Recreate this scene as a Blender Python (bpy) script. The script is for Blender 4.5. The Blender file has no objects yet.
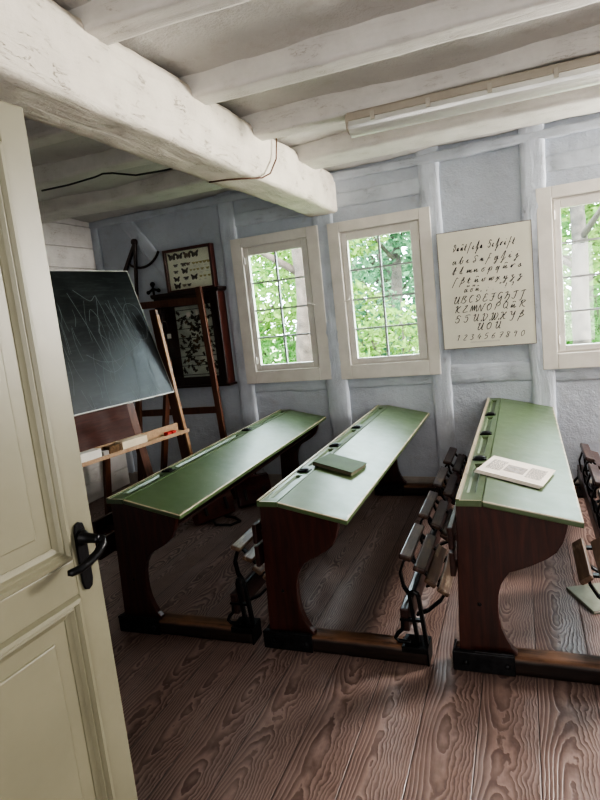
import bpy, bmesh, math, random
from mathutils import Vector, Matrix, noise
random.seed(11)
PI = math.pi
col = bpy.context.scene.collection
scene = bpy.context.scene

# ------------------------------------------------------------------ helpers
class MB:
    """collects geometry for ONE mesh object"""
    def __init__(self):
        self.v = []; self.f = []; self.m = []
    def add(self, vs, fs, mi=0):
        b = len(self.v)
        self.v += [tuple(p) for p in vs]
        self.f += [tuple(i + b for i in f) for f in fs]
        self.m += [mi] * len(fs)
        return self
    def box(self, x0, x1, y0, y1, z0, z1, mi=0):
        vs = [(x, y, z) for x in (x0, x1) for y in (y0, y1) for z in (z0, z1)]
        return self.add(vs, [(0,1,3,2),(4,6,7,5),(0,4,5,1),(2,3,7,6),(0,2,6,4),(1,5,7,3)], mi)
    def prism(self, pts, axis, a, b, mi=0):
        """2D polygon extruded along an axis. axis 'y': pts are (x,z); 'x': (y,z); 'z': (x,y)"""
        def P(p, t):
            return (p[0], t, p[1]) if axis == 'y' else (t, p[0], p[1]) if axis == 'x' else (p[0], p[1], t)
        n = len(pts)
        vs = [P(p, a) for p in pts] + [P(p, b) for p in pts]
        fs = [tuple(range(n)), tuple(range(2*n-1, n-1, -1))]
        fs += [(i, i+n, (i+1) % n + n, (i+1) % n) for i in range(n)]
        return self.add(vs, fs, mi)
    def tube(self, pts, r, n=8, closed=False, mi=0):
        pts = [Vector(p) for p in pts]
        rs = r if isinstance(r, (list, tuple)) else [r]*len(pts)
        N = len(pts); vs = []; fs = []
        up = None
        for i, p in enumerate(pts):
            if closed: t = pts[(i+1) % N] - pts[i-1]
            else: t = pts[min(i+1, N-1)] - pts[max(i-1, 0)]
            t.normalize()
            if up is None:
                up = Vector((0,0,1)) if abs(t.z) < .9 else Vector((1,0,0))
            a = (up - t*up.dot(t)).normalized(); up = a
            b = t.cross(a)
            for k in range(n):
                q = 2*PI*k/n
                vs.append(p + (a*math.cos(q) + b*math.sin(q))*rs[i])
        for i in range(N if closed else N-1):
            j = (i+1) % N
            for k in range(n):
                fs.append((i*n+k, i*n+(k+1) % n, j*n+(k+1) % n, j*n+k))
        if not closed:
            fs.append(tuple(range(n-1, -1, -1))); fs.append(tuple(range((N-1)*n, N*n)))
        return self.add(vs, fs, mi)
    def bar(self, p0, p1, w, h, side=(0,1,0), mi=0):
        """rectangular bar from p0 to p1; w measured along `side`, h across it"""
        p0 = Vector(p0); p1 = Vector(p1); t = (p1-p0).normalized()
        s = Vector(side); s = (s - t*s.dot(t)).normalized(); u = t.cross(s)
        vs = []
        for p in (p0, p1):
            for a, b in ((-1,-1),(1,-1),(1,1),(-1,1)):
                vs.append(p + s*a*w/2 + u*b*h/2)
        return self.add(vs, [(3,2,1,0),(4,5,6,7),(0,1,5,4),(1,2,6,5),(2,3,7,6),(3,0,4,7)], mi)
    def lathe(self, prof, c=(0,0,0), n=20, mi=0):
        """prof: (r,z)"""
        vs = []; fs = []
        for r, z in prof:
            for k in range(n):
                q = 2*PI*k/n; vs.append((c[0]+r*math.cos(q), c[1]+r*math.sin(q), c[2]+z))
        m = len(prof)
        for i in range(m-1):
            for k in range(n):
                fs.append((i*n+k, i*n+(k+1) % n, (i+1)*n+(k+1) % n, (i+1)*n+k))
        fs.append(tuple(range(n-1,-1,-1))); fs.append(tuple(range((m-1)*n, m*n)))
        return self.add(vs, fs, mi)
    def timber(self, p0, p1, w, h, seg=40, amp=.012, freq=2.5, side=(0,0,1), ring=20, power=7, wob=0., seed=0, mi=0):
        """hand-hewn timber: superelliptic section, noise on the surface. w along `side`, h across"""
        p0 = Vector(p0); p1 = Vector(p1); t = (p1-p0).normalized()
        s = Vector(side); s = (s - t*s.dot(t)).normalized(); u = t.cross(s)
        vs = []; fs = []
        sd = Vector((seed*3.7, seed*1.3, seed*7.1))
        for i in range(seg+1):
            c = p0.lerp(p1, i/seg)
            if wob:
                c = c + s*wob*noise.noise(c*.7+sd) + u*wob*noise.noise(c*.7+sd*2)
            for k in range(ring):
                q = 2*PI*(k+.5)/ring
                ca, sa = math.cos(q), math.sin(q)
                rr = (abs(ca)**power + abs(sa)**power)**(-1/power)
                d = s*ca*rr*w/2 + u*sa*rr*h/2
                P = c + d
                nn = noise.noise(P*freq+sd)*.6 + noise.noise(P*freq*4+sd)*.3 + noise.noise(P*freq*11+sd)*.15
                vs.append(P + d.normalized()*amp*nn)
        for i in range(seg):
            for k in range(ring):
                fs.append((i*ring+k, i*ring+(k+1) % ring, (i+1)*ring+(k+1) % ring, (i+1)*ring+k))
        fs.append(tuple(range(ring-1,-1,-1))); fs.append(tuple(range(seg*ring, (seg+1)*ring)))
        return self.add(vs, fs, mi)
    def xform(self, M):
        self.v = [tuple(M @ Vector(p)) for p in self.v]; return self

def obj(name, mb, mat, parent=None, bevel=0, smooth=False, label=None, segs=2):
    me = bpy.data.meshes.new(name)
    me.from_pydata(mb.v, [], mb.f)
    mats = mat if isinstance(mat, (list, tuple)) else [mat]
    for m in mats: me.materials.append(m)
    for p, mi in zip(me.polygons, mb.m):
        p.material_index = mi
        p.use_smooth = smooth
    bm = bmesh.new(); bm.from_mesh(me)
    bmesh.ops.recalc_face_normals(bm, faces=bm.faces)
    bm.to_mesh(me); bm.free()
    me.update()
    o = bpy.data.objects.new(name, me); col.objects.link(o)
    if parent: o.parent = parent
    if bevel:
        b = o.modifiers.new('Bevel', 'BEVEL'); b.width = bevel; b.segments = segs
        b.limit_method = 'ANGLE'; b.angle_limit = math.radians(35)
    if label: o['label'] = label
    return o
def tag(o, label, cat, group=None, kind=None):
    o['label'] = label; o['category'] = cat
    if group: o['group'] = group
    if kind: o['kind'] = kind
    return o
def thing(name, label, cat, loc=(0,0,0), rotz=0, group=None):
    o = bpy.data.objects.new(name, None); col.objects.link(o)
    o.empty_display_size = .1
    o.location = loc; o.rotation_euler = (0,0,rotz)
    return tag(o, label, cat, group)
def struct(name, mb, mat, label, cat, parent=None, **kw):
    o = obj(name, mb, mat, parent, **kw)
    if parent is None: tag(o, label, cat, kind='structure')
    return o

# ------------------------------------------------------------------ materials
class NT:
    def __init__(self, name):
        self.mat = bpy.data.materials.new(name); self.mat.use_nodes = True
        self.t = self.mat.node_tree; self.b = self.t.nodes['Principled BSDF']; self.out = self.t.nodes['Material Output']
    def n(self, ty, **kw):
        nd = self.t.nodes.new(ty)
        for k, v in kw.items():
            if hasattr(nd, k): setattr(nd, k, v)
            else: nd.inputs[k.replace('_', ' ')].default_value = v
        return nd
    def l(self, a, b): self.t.links.new(a, b)
    def math(self, op, a, b=None, clamp=False):
        nd = self.t.nodes.new('ShaderNodeMath'); nd.operation = op; nd.use_clamp = clamp
        for i, x in enumerate((a, b)):
            if x is None: continue
            if isinstance(x, (int, float)): nd.inputs[i].default_value = x
            else: self.l(x, nd.inputs[i])
        return nd.outputs[0]
    def mapr(self, x, a, b, c=0, d=1):
        nd = self.t.nodes.new('ShaderNodeMapRange'); self.l(x, nd.inputs[0])
        for i, v in enumerate((a, b, c, d)): nd.inputs[i+1].default_value = v
        return nd.outputs[0]
    def mix(self, fac, a, b):
        nd = self.t.nodes.new('ShaderNodeMix'); nd.data_type = 'RGBA'
        for i, x in ((0, fac), (6, a), (7, b)):
            if isinstance(x, (int, float)): nd.inputs[i].default_value = x
            elif isinstance(x, tuple): nd.inputs[i].default_value = (*x, 1) if len(x) == 3 else x
            else: self.l(x, nd.inputs[i])
        return nd.outputs[2]
    def coord(self, kind='Object', scale=(1,1,1), rot=(0,0,0)):
        tc = self.t.nodes.new('ShaderNodeTexCoord'); mp = self.t.nodes.new('ShaderNodeMapping')
        self.l(tc.outputs[kind], mp.inputs[0]); mp.inputs['Scale'].default_value = scale; mp.inputs['Rotation'].default_value = rot
        return mp.outputs[0]
    def noise(self, vec, scale, detail=4, rough=.55, dist=0):
        nd = self.t.nodes.new('ShaderNodeTexNoise'); self.l(vec, nd.inputs['Vector'])
        nd.inputs['Scale'].default_value = scale; nd.inputs['Detail'].default_value = detail
        nd.inputs['Roughness'].default_value = rough; nd.inputs['Distortion'].default_value = dist
        return nd.outputs[0]
    def bump(self, h, strength, dist=.01):
        nd = self.t.nodes.new('ShaderNodeBump'); self.l(h, nd.inputs['Height'])
        nd.inputs['Strength'].default_value = strength; nd.inputs['Distance'].default_value = dist
        self.l(nd.outputs[0], self.b.inputs['Normal'])
    def base(self, c): 
        if isinstance(c, tuple): self.b.inputs['Base Color'].default_value = (*c, 1)
        else: self.l(c, self.b.inputs['Base Color'])
    def rough(self, r):
        if isinstance(r, (int, float)): self.b.inputs['Roughness'].default_value = r
        else: self.l(r, self.b.inputs['Roughness'])

def plain(name, c, rough=.5, metal=0, var=.12, vscale=9, bump=0, bscale=60):
    m = NT(name)
    v = m.coord()
    nz = m.noise(v, vscale, 5)
    dk = tuple(x*(1-var*1.6) for x in c); lt = tuple(min(1, x*(1+var)) for x in c)
    m.base(m.mix(m.mapr(nz, .3, .7), dk, lt))
    m.rough(rough); m.b.inputs['Metallic'].default_value = metal
    if bump: m.bump(m.noise(v, bscale, 4), bump, .004)
    return m.mat

def plaster(name, c, dirt, bump=.6, cracks=True):
    m = NT(name)
    v = m.coord('Object')
    big = m.noise(v, 1.6, 5, .6); mid = m.noise(v, 9, 5, .6); fine = m.noise(v, 75, 4, .6)
    c2 = tuple(x*.84 for x in c)
    a = m.mix(m.mapr(big, .35, .7), c, c2)
    a = m.mix(m.math('MULTIPLY', m.mapr(mid, .56, .78), .4), a, dirt)
    if cracks:
        vo = m.n('ShaderNodeTexVoronoi'); vo.feature = 'DISTANCE_TO_EDGE'; vo.inputs['Scale'].default_value = 1.7
        dv = m.n('ShaderNodeVectorMath'); dv.operation = 'MULTIPLY_ADD'
        nn = m.n('ShaderNodeTexNoise'); m.l(v, nn.inputs['Vector']); nn.inputs['Scale'].default_value = 4; nn.inputs['Detail'].default_value = 5
        m.l(nn.outputs[1], dv.inputs[0]); dv.inputs[1].default_value = (.5,.5,.5); m.l(v, dv.inputs[2])
        m.l(dv.outputs[0], vo.inputs['Vector'])
        ck = m.math('MULTIPLY', m.mapr(vo.outputs['Distance'], 0, .006, 1, 0), m.mapr(big, .52, .62))
        a = m.mix(m.math('MULTIPLY', ck, .55), a, dirt)
    m.base(a); m.rough(.86)
    h = m.math('ADD', m.math('MULTIPLY', mid, 1.0), m.math('MULTIPLY', fine, .35))
    m.bump(h, bump, .018)
    return m.mat

def hewn(name, c, dirt, axis=1, bump=.7):
    """painted rough timber with long checks along the given axis (object space)"""
    m = NT(name)
    sc = [7, 7, 7]; sc[axis] = 1.1
    v = m.coord('Object', tuple(sc)); w = m.coord('Object')
    g = m.noise(v, 3.2, 6, .62, .6); mid = m.noise(w, 6, 5, .6); fine = m.noise(w, 55, 3)
    ck = m.mapr(m.math('ABSOLUTE', m.math('SUBTRACT', g, .5)), 0, .008, 1, 0)
    ck = m.math('MULTIPLY', ck, m.mapr(mid, .5, .62))
    a = m.mix(m.mapr(mid, .35, .7), c, tuple(x*.86 for x in c))
    a = m.mix(m.math('MULTIPLY', ck, .65), a, dirt)
    m.base(a); m.rough(.8)
    h = m.math('SUBTRACT', m.math('ADD', m.math('MULTIPLY', g, .9), m.math('MULTIPLY', fine, .2)), m.math('MULTIPLY', ck, .8))
    m.bump(h, bump, .014)
    return m.mat

def wood(name, dark, light, axis=1, rough=.38, scale=1, worn=None, coat=0, top_only=False):
    m = NT(name)
    sc = [14*scale]*3; sc[axis] = 1.2*scale
    v = m.coord('Object', tuple(sc)); w = m.coord('Object')
    g = m.noise(v, 3, 6, .6, .8); big = m.noise(w, 5, 4)
    a = m.mix(m.mapr(g, .3, .7), dark, light)
    if worn:
        wf = m.mapr(m.math('ADD', m.math('MULTIPLY', big, .6), m.math('MULTIPLY', g, .4)), .53, .66)
        if top_only:
            ge = m.n('ShaderNodeNewGeometry'); gs = m.n('ShaderNodeSeparateXYZ'); m.l(ge.outputs['Normal'], gs.inputs[0])
            wf = m.math('MULTIPLY', m.mapr(m.math('ADD', m.math('MULTIPLY', big, .6), m.math('MULTIPLY', g, .4)), .40, .58), m.mapr(gs.outputs[2], .25, .7))
        a = m.mix(wf, a, worn)
    m.base(a); m.rough(m.mapr(big, .3, .7, rough*.8, rough*1.25))
    m.b.inputs['Coat Weight'].default_value = coat; m.b.inputs['Coat Roughness'].default_value = .2
    m.bump(g, .18, .004)
    return m.mat

def floor_mat():
    m = NT('floor_boards')
    tc = m.n('ShaderNodeTexCoord'); sp = m.n('ShaderNodeSeparateXYZ'); m.l(tc.outputs['Object'], sp.inputs[0])
    x, y = sp.outputs[0], sp.outputs[1]
    u = m.math('DIVIDE', m.math('ADD', x, 20.03), .213)
    idx = m.math('FLOOR', u); fr = m.math('SUBTRACT', u, idx)
    wn = m.n('ShaderNodeTexWhiteNoise'); wn.noise_dimensions = '1D'; m.l(idx, wn.inputs['W'])
    rnd = wn.outputs['Value']
    wn2 = m.n('ShaderNodeTexWhiteNoise'); wn2.noise_dimensions = '1D'; m.l(m.math('ADD', idx, 77.3), wn2.inputs['W'])
    rnd2 = wn2.outputs['Value']
    # growth rings cut by the board: r = sqrt(xl^2 + h(y)^2)
    xl = m.math('MULTIPLY', m.math('SUBTRACT', m.math('SUBTRACT', fr, .5), m.math('MULTIPLY', m.math('SUBTRACT', rnd2, .5), .5)), .213)
    cmb = m.n('ShaderNodeCombineXYZ'); m.l(m.math('MULTIPLY', rnd, 31), cmb.inputs[0]); m.l(m.math('MULTIPLY', y, .95), cmb.inputs[1]); m.l(rnd2, cmb.inputs[2])
    hN = m.noise(cmb.outputs[0], 1.0, 2, .5)
    cm2 = m.n('ShaderNodeCombineXYZ'); m.l(m.math('MULTIPLY', x, 9), cm2.inputs[0]); m.l(m.math('MULTIPLY', y, 5), cm2.inputs[1]); m.l(idx, cm2.inputs[2])
    wob = m.math('MULTIPLY', m.math('SUBTRACT', m.noise(cm2.outputs[0], 1.6, 3, .5), .5), .034)
    h = m.math('ADD', m.math('MULTIPLY', m.math('SUBTRACT', hN, .30), .26), wob)
    r = m.math('SQRT', m.math('ADD', m.math('POWER', m.math('ADD', xl, wob), 2), m.math('POWER', m.math('ABSOLUTE', h), 2)))
    ring = m.math('FRACT', m.math('MULTIPLY', r, 92))
    line = m.math('MULTIPLY', m.mapr(ring, .1, .72), m.mapr(ring, 1, .9))
    cm3 = m.n('ShaderNodeCombineXYZ'); m.l(m.math('MULTIPLY', x, 300), cm3.inputs[0]); m.l(m.math('MULTIPLY', y, 9), cm3.inputs[1])
    fib = m.noise(cm3.outputs[0], 1, 2)
    w = m.coord('Object')
    big = m.noise(w, 1.3, 4); mid = m.noise(w, 7, 4)
    lt = m.mix(rnd, (.32, .225, .190), (.25, .17, .142))
    lt = m.mix(m.mapr(big, .35, .7), lt, (.33, .25, .225))
    dk = m.mix(rnd2, (.052, .026, .021), (.078, .041, .033))
    a = m.mix(m.math('MULTIPLY', line, m.math('MULTIPLY', m.mapr(mid, .25, .6, .5, 1), m.mapr(rnd2, 0, 1, .6, 1))), lt, dk)
    a = m.mix(m.math('MULTIPLY', fib, .35), a, dk)
    gap = m.math('MAXIMUM', m.mapr(fr, 0, .016, 1, 0), m.mapr(fr, .986, 1, 0, 1))
    a = m.mix(m.math('MULTIPLY', gap, .85), a, (.022, .013, .010))
    # knots
    m.base(a)
    m.rough(m.mapr(m.math('ADD', big, m.math('MULTIPLY', line, .25)), .35, .8, .28, .46))
    hh = m.math('SUBTRACT', m.math('MULTIPLY', line, -.25), m.math('MULTIPLY', gap, 1.2))
    m.bump(hh, .5, .006)
    return m.mat

def desk_mat(name, w, L):
    m = NT(name)
    tc = m.n('ShaderNodeTexCoord'); sp = m.n('ShaderNodeSeparateXYZ'); m.l(tc.outputs['Object'], sp.inputs[0])
    x, y, z = sp.outputs
    v = m.coord('Object')
    d = m.math('MINIMUM', m.math('MINIMUM', m.math('SUBTRACT', x, .0), m.math('SUBTRACT', w, x)), m.math('MINIMUM', y, m.math('SUBTRACT', L, y)))
    nz = m.noise(v, 13, 5, .65); big = m.noise(v, 2.3, 4); fine = m.noise(v, 60, 3)
    edge = m.math('ADD', d, m.math('MULTIPLY', m.math('SUBTRACT', nz, .5), .022))
    worn = m.mapr(edge, .004, .010, 1, 0)
    left = m.mapr(x, .016, .020, 1, 0)
    worn = m.math('MAXIMUM', worn, m.math('MULTIPLY', left, m.mapr(nz, .3, .45)))
    ge = m.n('ShaderNodeNewGeometry'); gs = m.n('ShaderNodeSeparateXYZ'); m.l(ge.outputs['Normal'], gs.inputs[0])
    worn = m.math('MULTIPLY', worn, m.mapr(gs.outputs[2], .2, .35))
    g = m.mix(m.mapr(big, .35, .7), (.052, .088, .032), (.078, .112, .046))
    # scratches
    s1 = m.noise(m.coord('Object', (40, 2.2, 4), (0, 0, .5)), 2.2, 3, .6, .4)
    s2 = m.noise(m.coord('Object', (3, 46, 4), (0, 0, .35)), 2.0, 3, .6, .4)
    sc = m.math('MAXIMUM', m.mapr(s1, .70, .76), m.mapr(s2, .72, .78))
    sc = m.math('MULTIPLY', sc, m.mapr(nz, .45, .6))
    g = m.mix(m.math('MULTIPLY', sc, .5), g, (.30, .34, .20))
    sp1 = m.mapr(fine, .70, .76); g = m.mix(m.math('MULTIPLY', sp1, m.mapr(big, .5, .6)), g, (.26, .28, .17))
    a = m.mix(worn, g, m.mix(fine, (.36,.28,.19), (.48,.40,.29)))
    m.base(a)
    m.rough(m.mapr(nz, .3, .7, .34, .46))
    m.b.inputs['Specular IOR Level'].default_value = .65
    m.b.inputs['Coat Weight'].default_value = .38; m.b.inputs['Coat Roughness'].default_value = .30
    hb = m.math('ADD', m.math('MULTIPLY', big, 1.2), m.math('SUBTRACT', m.math('MULTIPLY', nz, .25), m.math('MULTIPLY', sc, .3)))
    m.bump(hb, .10, .008)
    return m.mat

def glass_mat():
    m = NT('window_glass')
    t = m.n('ShaderNodeBsdfTransparent'); gl = m.n('ShaderNodeBsdfGlossy'); gl.inputs['Roughness'].default_value = .03
    t.inputs[0].default_value = (.95,.97,.95,1)
    nz = m.noise(m.coord(), 2.5, 2)
    bp = m.n('ShaderNodeBump'); m.l(nz, bp.inputs['Height']); bp.inputs['Strength'].default_value = .05; m.l(bp.outputs[0], gl.inputs['Normal'])
    mx = m.n('ShaderNodeMixShader'); mx.inputs[0].default_value = .05
    m.l(t.outputs[0], mx.inputs[1]); m.l(gl.outputs[0], mx.inputs[2]); m.l(mx.outputs[0], m.out.inputs[0])
    return m.mat
def lampglass_mat():
    m = NT('ribbed_diffuser')
    t = m.n('ShaderNodeBsdfTransparent'); t.inputs[0].default_value = (.9,.92,.9,1)
    df = m.n('ShaderNodeBsdfTranslucent'); df.inputs[0].default_value = (.85,.86,.84,1)
    d2 = m.n('ShaderNodeBsdfDiffuse'); d2.inputs[0].default_value = (.88,.88,.86,1)
    gl = m.n('ShaderNodeBsdfGlossy'); gl.inputs['Roughness'].default_value = .12
    wv = m.n('ShaderNodeTexWave'); m.l(m.coord(), wv.inputs[0]); wv.bands_direction = 'X'; wv.inputs['Scale'].default_value = 25
    bp = m.n('ShaderNodeBump'); m.l(wv.outputs[1], bp.inputs['Height']); bp.inputs['Strength'].default_value = .25; bp.inputs['Distance'].default_value = .003
    m.l(bp.outputs[0], gl.inputs['Normal'])
    def mx(f, a, b):
        k = m.n('ShaderNodeMixShader'); k.inputs[0].default_value = f; m.l(a.outputs[0], k.inputs[1]); m.l(b.outputs[0], k.inputs[2]); return k
    k = mx(.22, mx(.4, mx(.45, d2, df), t), gl)
    m.l(k.outputs[0], m.out.inputs[0])
    return m.mat
def leaf_mat(name, c, tr):
    m = NT(name)
    nz = m.noise(m.coord(), 1.7, 3); oi = m.noise(m.coord(), 9, 2)
    a = m.mix(m.mapr(nz, .3, .7), tuple(x*.55 for x in c), c)
    a = m.mix(m.mapr(oi, .4, .7), a, tr)
    df = m.n('ShaderNodeBsdfDiffuse'); tl = m.n('ShaderNodeBsdfTranslucent'); m.l(a, df.inputs[0]); m.l(a, tl.inputs[0])
    mx = m.n('ShaderNodeMixShader'); mx.inputs[0].default_value = .45
    m.l(df.outputs[0], mx.inputs[1]); m.l(tl.outputs[0], mx.inputs[2]); m.l(mx.outputs[0], m.out.inputs[0])
    return m.mat

M = {}
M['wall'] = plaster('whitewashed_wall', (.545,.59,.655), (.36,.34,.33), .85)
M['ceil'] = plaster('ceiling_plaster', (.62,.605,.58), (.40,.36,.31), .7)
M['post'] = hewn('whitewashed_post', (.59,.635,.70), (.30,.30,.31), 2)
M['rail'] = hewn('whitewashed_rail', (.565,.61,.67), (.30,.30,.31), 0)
M['joist'] = hewn('painted_joist', (.67,.65,.615), (.30,.24,.18), 0, .5)
M['beam'] = hewn('cream_painted_beam', (.78,.73,.635), (.33,.22,.13), 1, .75)
M['plank_wall'] = hewn('white_wall_planks', (.68,.66,.63), (.36,.22,.14), 1, .5)
M['base'] = plain('baseboard_paint', (.40,.36,.32), .6, bump=.2)
M['win'] = plain('window_paint', (.70,.67,.62), .45, var=.05, bump=.1, bscale=25)
M['bar'] = plain('glazing_bar_paint', (.40,.41,.42), .5, var=.05)
M['glass'] = glass_mat()
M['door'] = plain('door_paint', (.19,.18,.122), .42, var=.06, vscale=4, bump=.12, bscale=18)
M['iron'] = plain('black_iron', (.012,.012,.013), .36, .55, var=.3, bump=.25, bscale=90)
M['iron_grey'] = plain('worn_iron', (.016,.016,.018), .42, .4, var=.5, vscale=30, bump=.2)
M['mahog'] = wood('dark_red_wood', (.018,.0052,.0038), (.062,.015,.009), 2, .34, coat=.35)
M['mahog_x'] = wood('dark_red_wood_across', (.022,.008,.006), (.065,.022,.014), 0, .34, coat=.3)
M['mahog_y'] = wood('dark_red_wood_along', (.014,.005,.004), (.042,.014,.010), 1, .34, coat=.3)
M['sled'] = wood('worn_base_timber', (.008,.005,.004), (.026,.012,.008), 0, .5, worn=(.17,.085,.045), top_only=True)
M['slat'] = wood('worn_brown_slat', (.018,.0075,.005), (.050,.021,.014), 1, .34, worn=(.15,.09,.06), coat=.3)
M['slat_worn'] = wood('pale_worn_slat', (.05,.026,.016), (.14,.085,.05), 1, .45, worn=(.34,.27,.19))
M['floor'] = floor_mat()
M['board'] = NT('blackboard_slate'); 
def _bb():
    m = M['board']; v = m.coord()
    big = m.noise(v, 3, 5); st = m.noise(m.coord('Object', (2, 2, 14)), 3, 5, .7)
    a = m.mix(m.mapr(big, .35, .75), (.006,.008,.009), (.018,.024,.024))
    a = m.mix(m.math('MULTIPLY', m.mapr(st, .5, .8), .35), a, (.09,.10,.10))
    m.base(a); m.rough(m.mapr(big, .3, .7, .30, .42)); m.bump(st, .05, .003)
    M['board'] = m.mat
_bb()
M['chalk'] = plain('chalk_line', (.115,.13,.13), .9)
M['easel'] = wood('easel_wood', (.06,.022,.012), (.13,.05,.026), 2, .4)
M['easel_lit'] = wood('lit_easel_wood', (.22,.115,.055), (.36,.20,.10), 2, .5)  # easel wood coloured paler to paint light on the uprights' front edges
M['tray'] = wood('pale_tray_wood', (.26,.16,.09), (.40,.27,.16), 1, .5)
M['trim_white'] = plain('board_edge', (.50,.50,.47), .5)
M['panel'] = wood('stand_panel_wood', (.035,.010,.007), (.065,.020,.013), 0, .75)
M['case'] = wood('insect_case_wood', (.040,.010,.007), (.085,.022,.014), 2, .35, coat=.3)
M['cab'] = wood('insect_cabinet_wood', (.012,.006,.005), (.030,.011,.008), 2, .35, coat=.3)
M['card'] = plain('case_lining', (.92,.88,.76), .8, var=.08, vscale=5)
M['card2'] = plain('cabinet_lining', (.72,.72,.68), .8, var=.2, vscale=6)
M['bug'] = plain('insect_brown', (.045,.025,.014), .7, var=.4, vscale=40)
M['bug_y'] = plain('insect_yellow', (.42,.34,.10), .7, var=.2, vscale=40)
M['bug_o'] = plain('insect_tan', (.14,.075,.035), .7, var=.4, vscale=40)
M['paper'] = plain('paper', (.72,.69,.63), .8, var=.05)
M['poster'] = plain('poster_board', (.70,.68,.58), .6, var=.05, vscale=3)
M['ink'] = plain('ink', (.018,.018,.022), .7)
M['greybox'] = plain('grey_ink_print', (.30,.30,.31), .8)
M['pink'] = plain('poster_pale_patch', (.66,.61,.53), .5, var=.04)
M['booklet'] = plain('booklet_page', (.66,.60,.53), .8, var=.06)
M['green_cover'] = plain('green_cover', (.050,.080,.034), .62, var=.12)
M['pale_green'] = plain('pale_green_cover', (.27,.29,.23), .6, var=.15)
M['sponge'] = plain('brown_sponge', (.13,.075,.035), .9, var=.3, vscale=60, bump=.6)
M['white_block'] = plain('white_box', (.62,.59,.53), .8, var=.06)
M['cream_block'] = plain('cream_box', (.58,.50,.37), .8, var=.08)
M['red'] = plain('red_chalk', (.55,.03,.02), .7)
M['leather'] = plain('brown_leather', (.085,.022,.014), .33, var=.35, vscale=14, bump=.25)
M['leather2'] = plain('dark_red_leather', (.060,.014,.012), .30, var=.35, vscale=14, bump=.25)
M['strap'] = plain('dark_strap', (.010,.008,.008), .5, var=.2)
M['lampbody'] = plain('lamp_housing', (.40,.36,.30), .45, var=.05)
M['clip'] = plain('lamp_clip', (.44,.41,.35), .45, var=.05)
M['diff'] = lampglass_mat()
M['tube'] = plain('lamp_tube', (.85,.86,.84), .25, var=.02)
M['cable_black'] = plain('black_cable', (.008,.008,.008), .5)
M['cable_brown'] = plain('brown_cable', (.12,.06,.035), .5)
M['bark'] = plain('bark', (.085,.062,.05), .9, var=.35, vscale=7, bump=.8, bscale=14)
M['bark2'] = plain('pale_bark', (.080,.064,.054), .9, var=.35, vscale=9, bump=.8, bscale=14)
M['grass'] = plain('lawn', (.26,.30,.16), .9, var=.3, vscale=3)
M['plank_bench'] = plain('garden_timber', (.45,.34,.24), .8, var=.2)
M['leafA'] = leaf_mat('leaf_light', (.15,.27,.06), (.30,.40,.13))
M['leafB'] = leaf_mat('leaf_mid', (.08,.19,.05), (.17,.30,.10))
M['leafC'] = leaf_mat('leaf_blue', (.08,.18,.10), (.17,.30,.17))

# ------------------------------------------------------------------ camera
cd = bpy.data.cameras.new('camera'); cam = bpy.data.objects.new('camera', cd); col.objects.link(cam)
Rr = Vector((0.93111663, 0.34892533, -0.10617405)); Ru = Vector((0.04665426, 0.17477081, 0.9835032)); Rw = Vector((-0.3617253, 0.92070966, -0.14645315))
cam.matrix_world = Matrix(((Rr.x, Ru.x, -Rw.x, 0), (Rr.y, Ru.y, -Rw.y, 0), (Rr.z, Ru.z, -Rw.z, 1.6), (0,0,0,1)))
cd.sensor_fit = 'HORIZONTAL'; cd.sensor_width = 36; cd.lens = 578.45/600*36; cd.clip_start = .02
scene.camera = cam

# ------------------------------------------------------------------ room shell
TH = math.atan(-.0528)
WM = Matrix.Translation((-1, 4.803, 0)) @ Matrix.Rotation(TH, 4, 'Z')     # back wall frame: s along, y outwards, z up
def onwall(o): o.matrix_world = WM; return o
def wpos(s, y, z): return tuple(WM @ Vector((s, y, z)))
ZC = 2.74
# floor
m = MB(); m.box(-4.2, 3.0, -1.5, 5.3, -.06, 0)
struct('floor', m, M['floor'], 'wide worn pine floorboards with dark grain', 'floor')
# ceiling: uneven plaster
m = MB(); nx, ny = 90, 90
x0, x1, y0, y1 = -4.15, 3.0, -1.5, 5.05
for j in range(ny+1):
    for i in range(nx+1):
        x = x0+(x1-x0)*i/nx; y = y0+(y1-y0)*j/ny
        p = Vector((x, y, 0))
        z = ZC + .030*noise.noise(p*1.5) + .012*noise.noise(p*5) + .005*noise.noise(p*14)
        m.v.append((x, y, z))
for j in range(ny):
    for i in range(nx):
        a = j*(nx+1)+i; m.f.append((a, a+1, a+nx+2, a+nx+1)); m.m.append(0)
m.box(x0, x1, y0, y1, ZC+.08, ZC+.14)
struct('ceiling', m, M['ceil'], 'uneven whitewashed plaster ceiling between the joists', 'ceiling', smooth=True)
# joists: trim_1 .. trim_5
for k, (yc, w, lab) in enumerate(((.95, .15, 'whitewashed ceiling joist closest to the doorway'), (1.89, .14, 'whitewashed ceiling joist nearest above the door leaf'),
                             (2.61, .14, 'whitewashed ceiling joist second above the desks'), (3.28, .15, 'whitewashed ceiling joist carrying the strip light'),
                             (4.10, .34, 'broad whitewashed ceiling joist next to the window wall'))):
    m = MB(); m.timber((-4.1, yc + (.02 if k == 4 else -.0), 2.72), (2.95, yc, 2.72), .16, w, 110, .012, 1.6, side=(0,0,1), ring=36, power=16, wob=.018, seed=k+1)
    struct('trim_%d' % (k+1), m, M['joist'], lab, 'ceiling joist', smooth=True)
# main beam
m = MB()
m.timber((-1.50, -.2, 2.545), (-1.51, 4.86, 2.545), .30, .275, 150, .018, 1.7, side=(0,0,1), ring=52, power=13, wob=.012, seed=9)
struct('trim_6', m, M['beam'], 'massive cream painted hand-hewn ceiling beam running to the window wall', 'ceiling beam', smooth=True)

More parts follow.
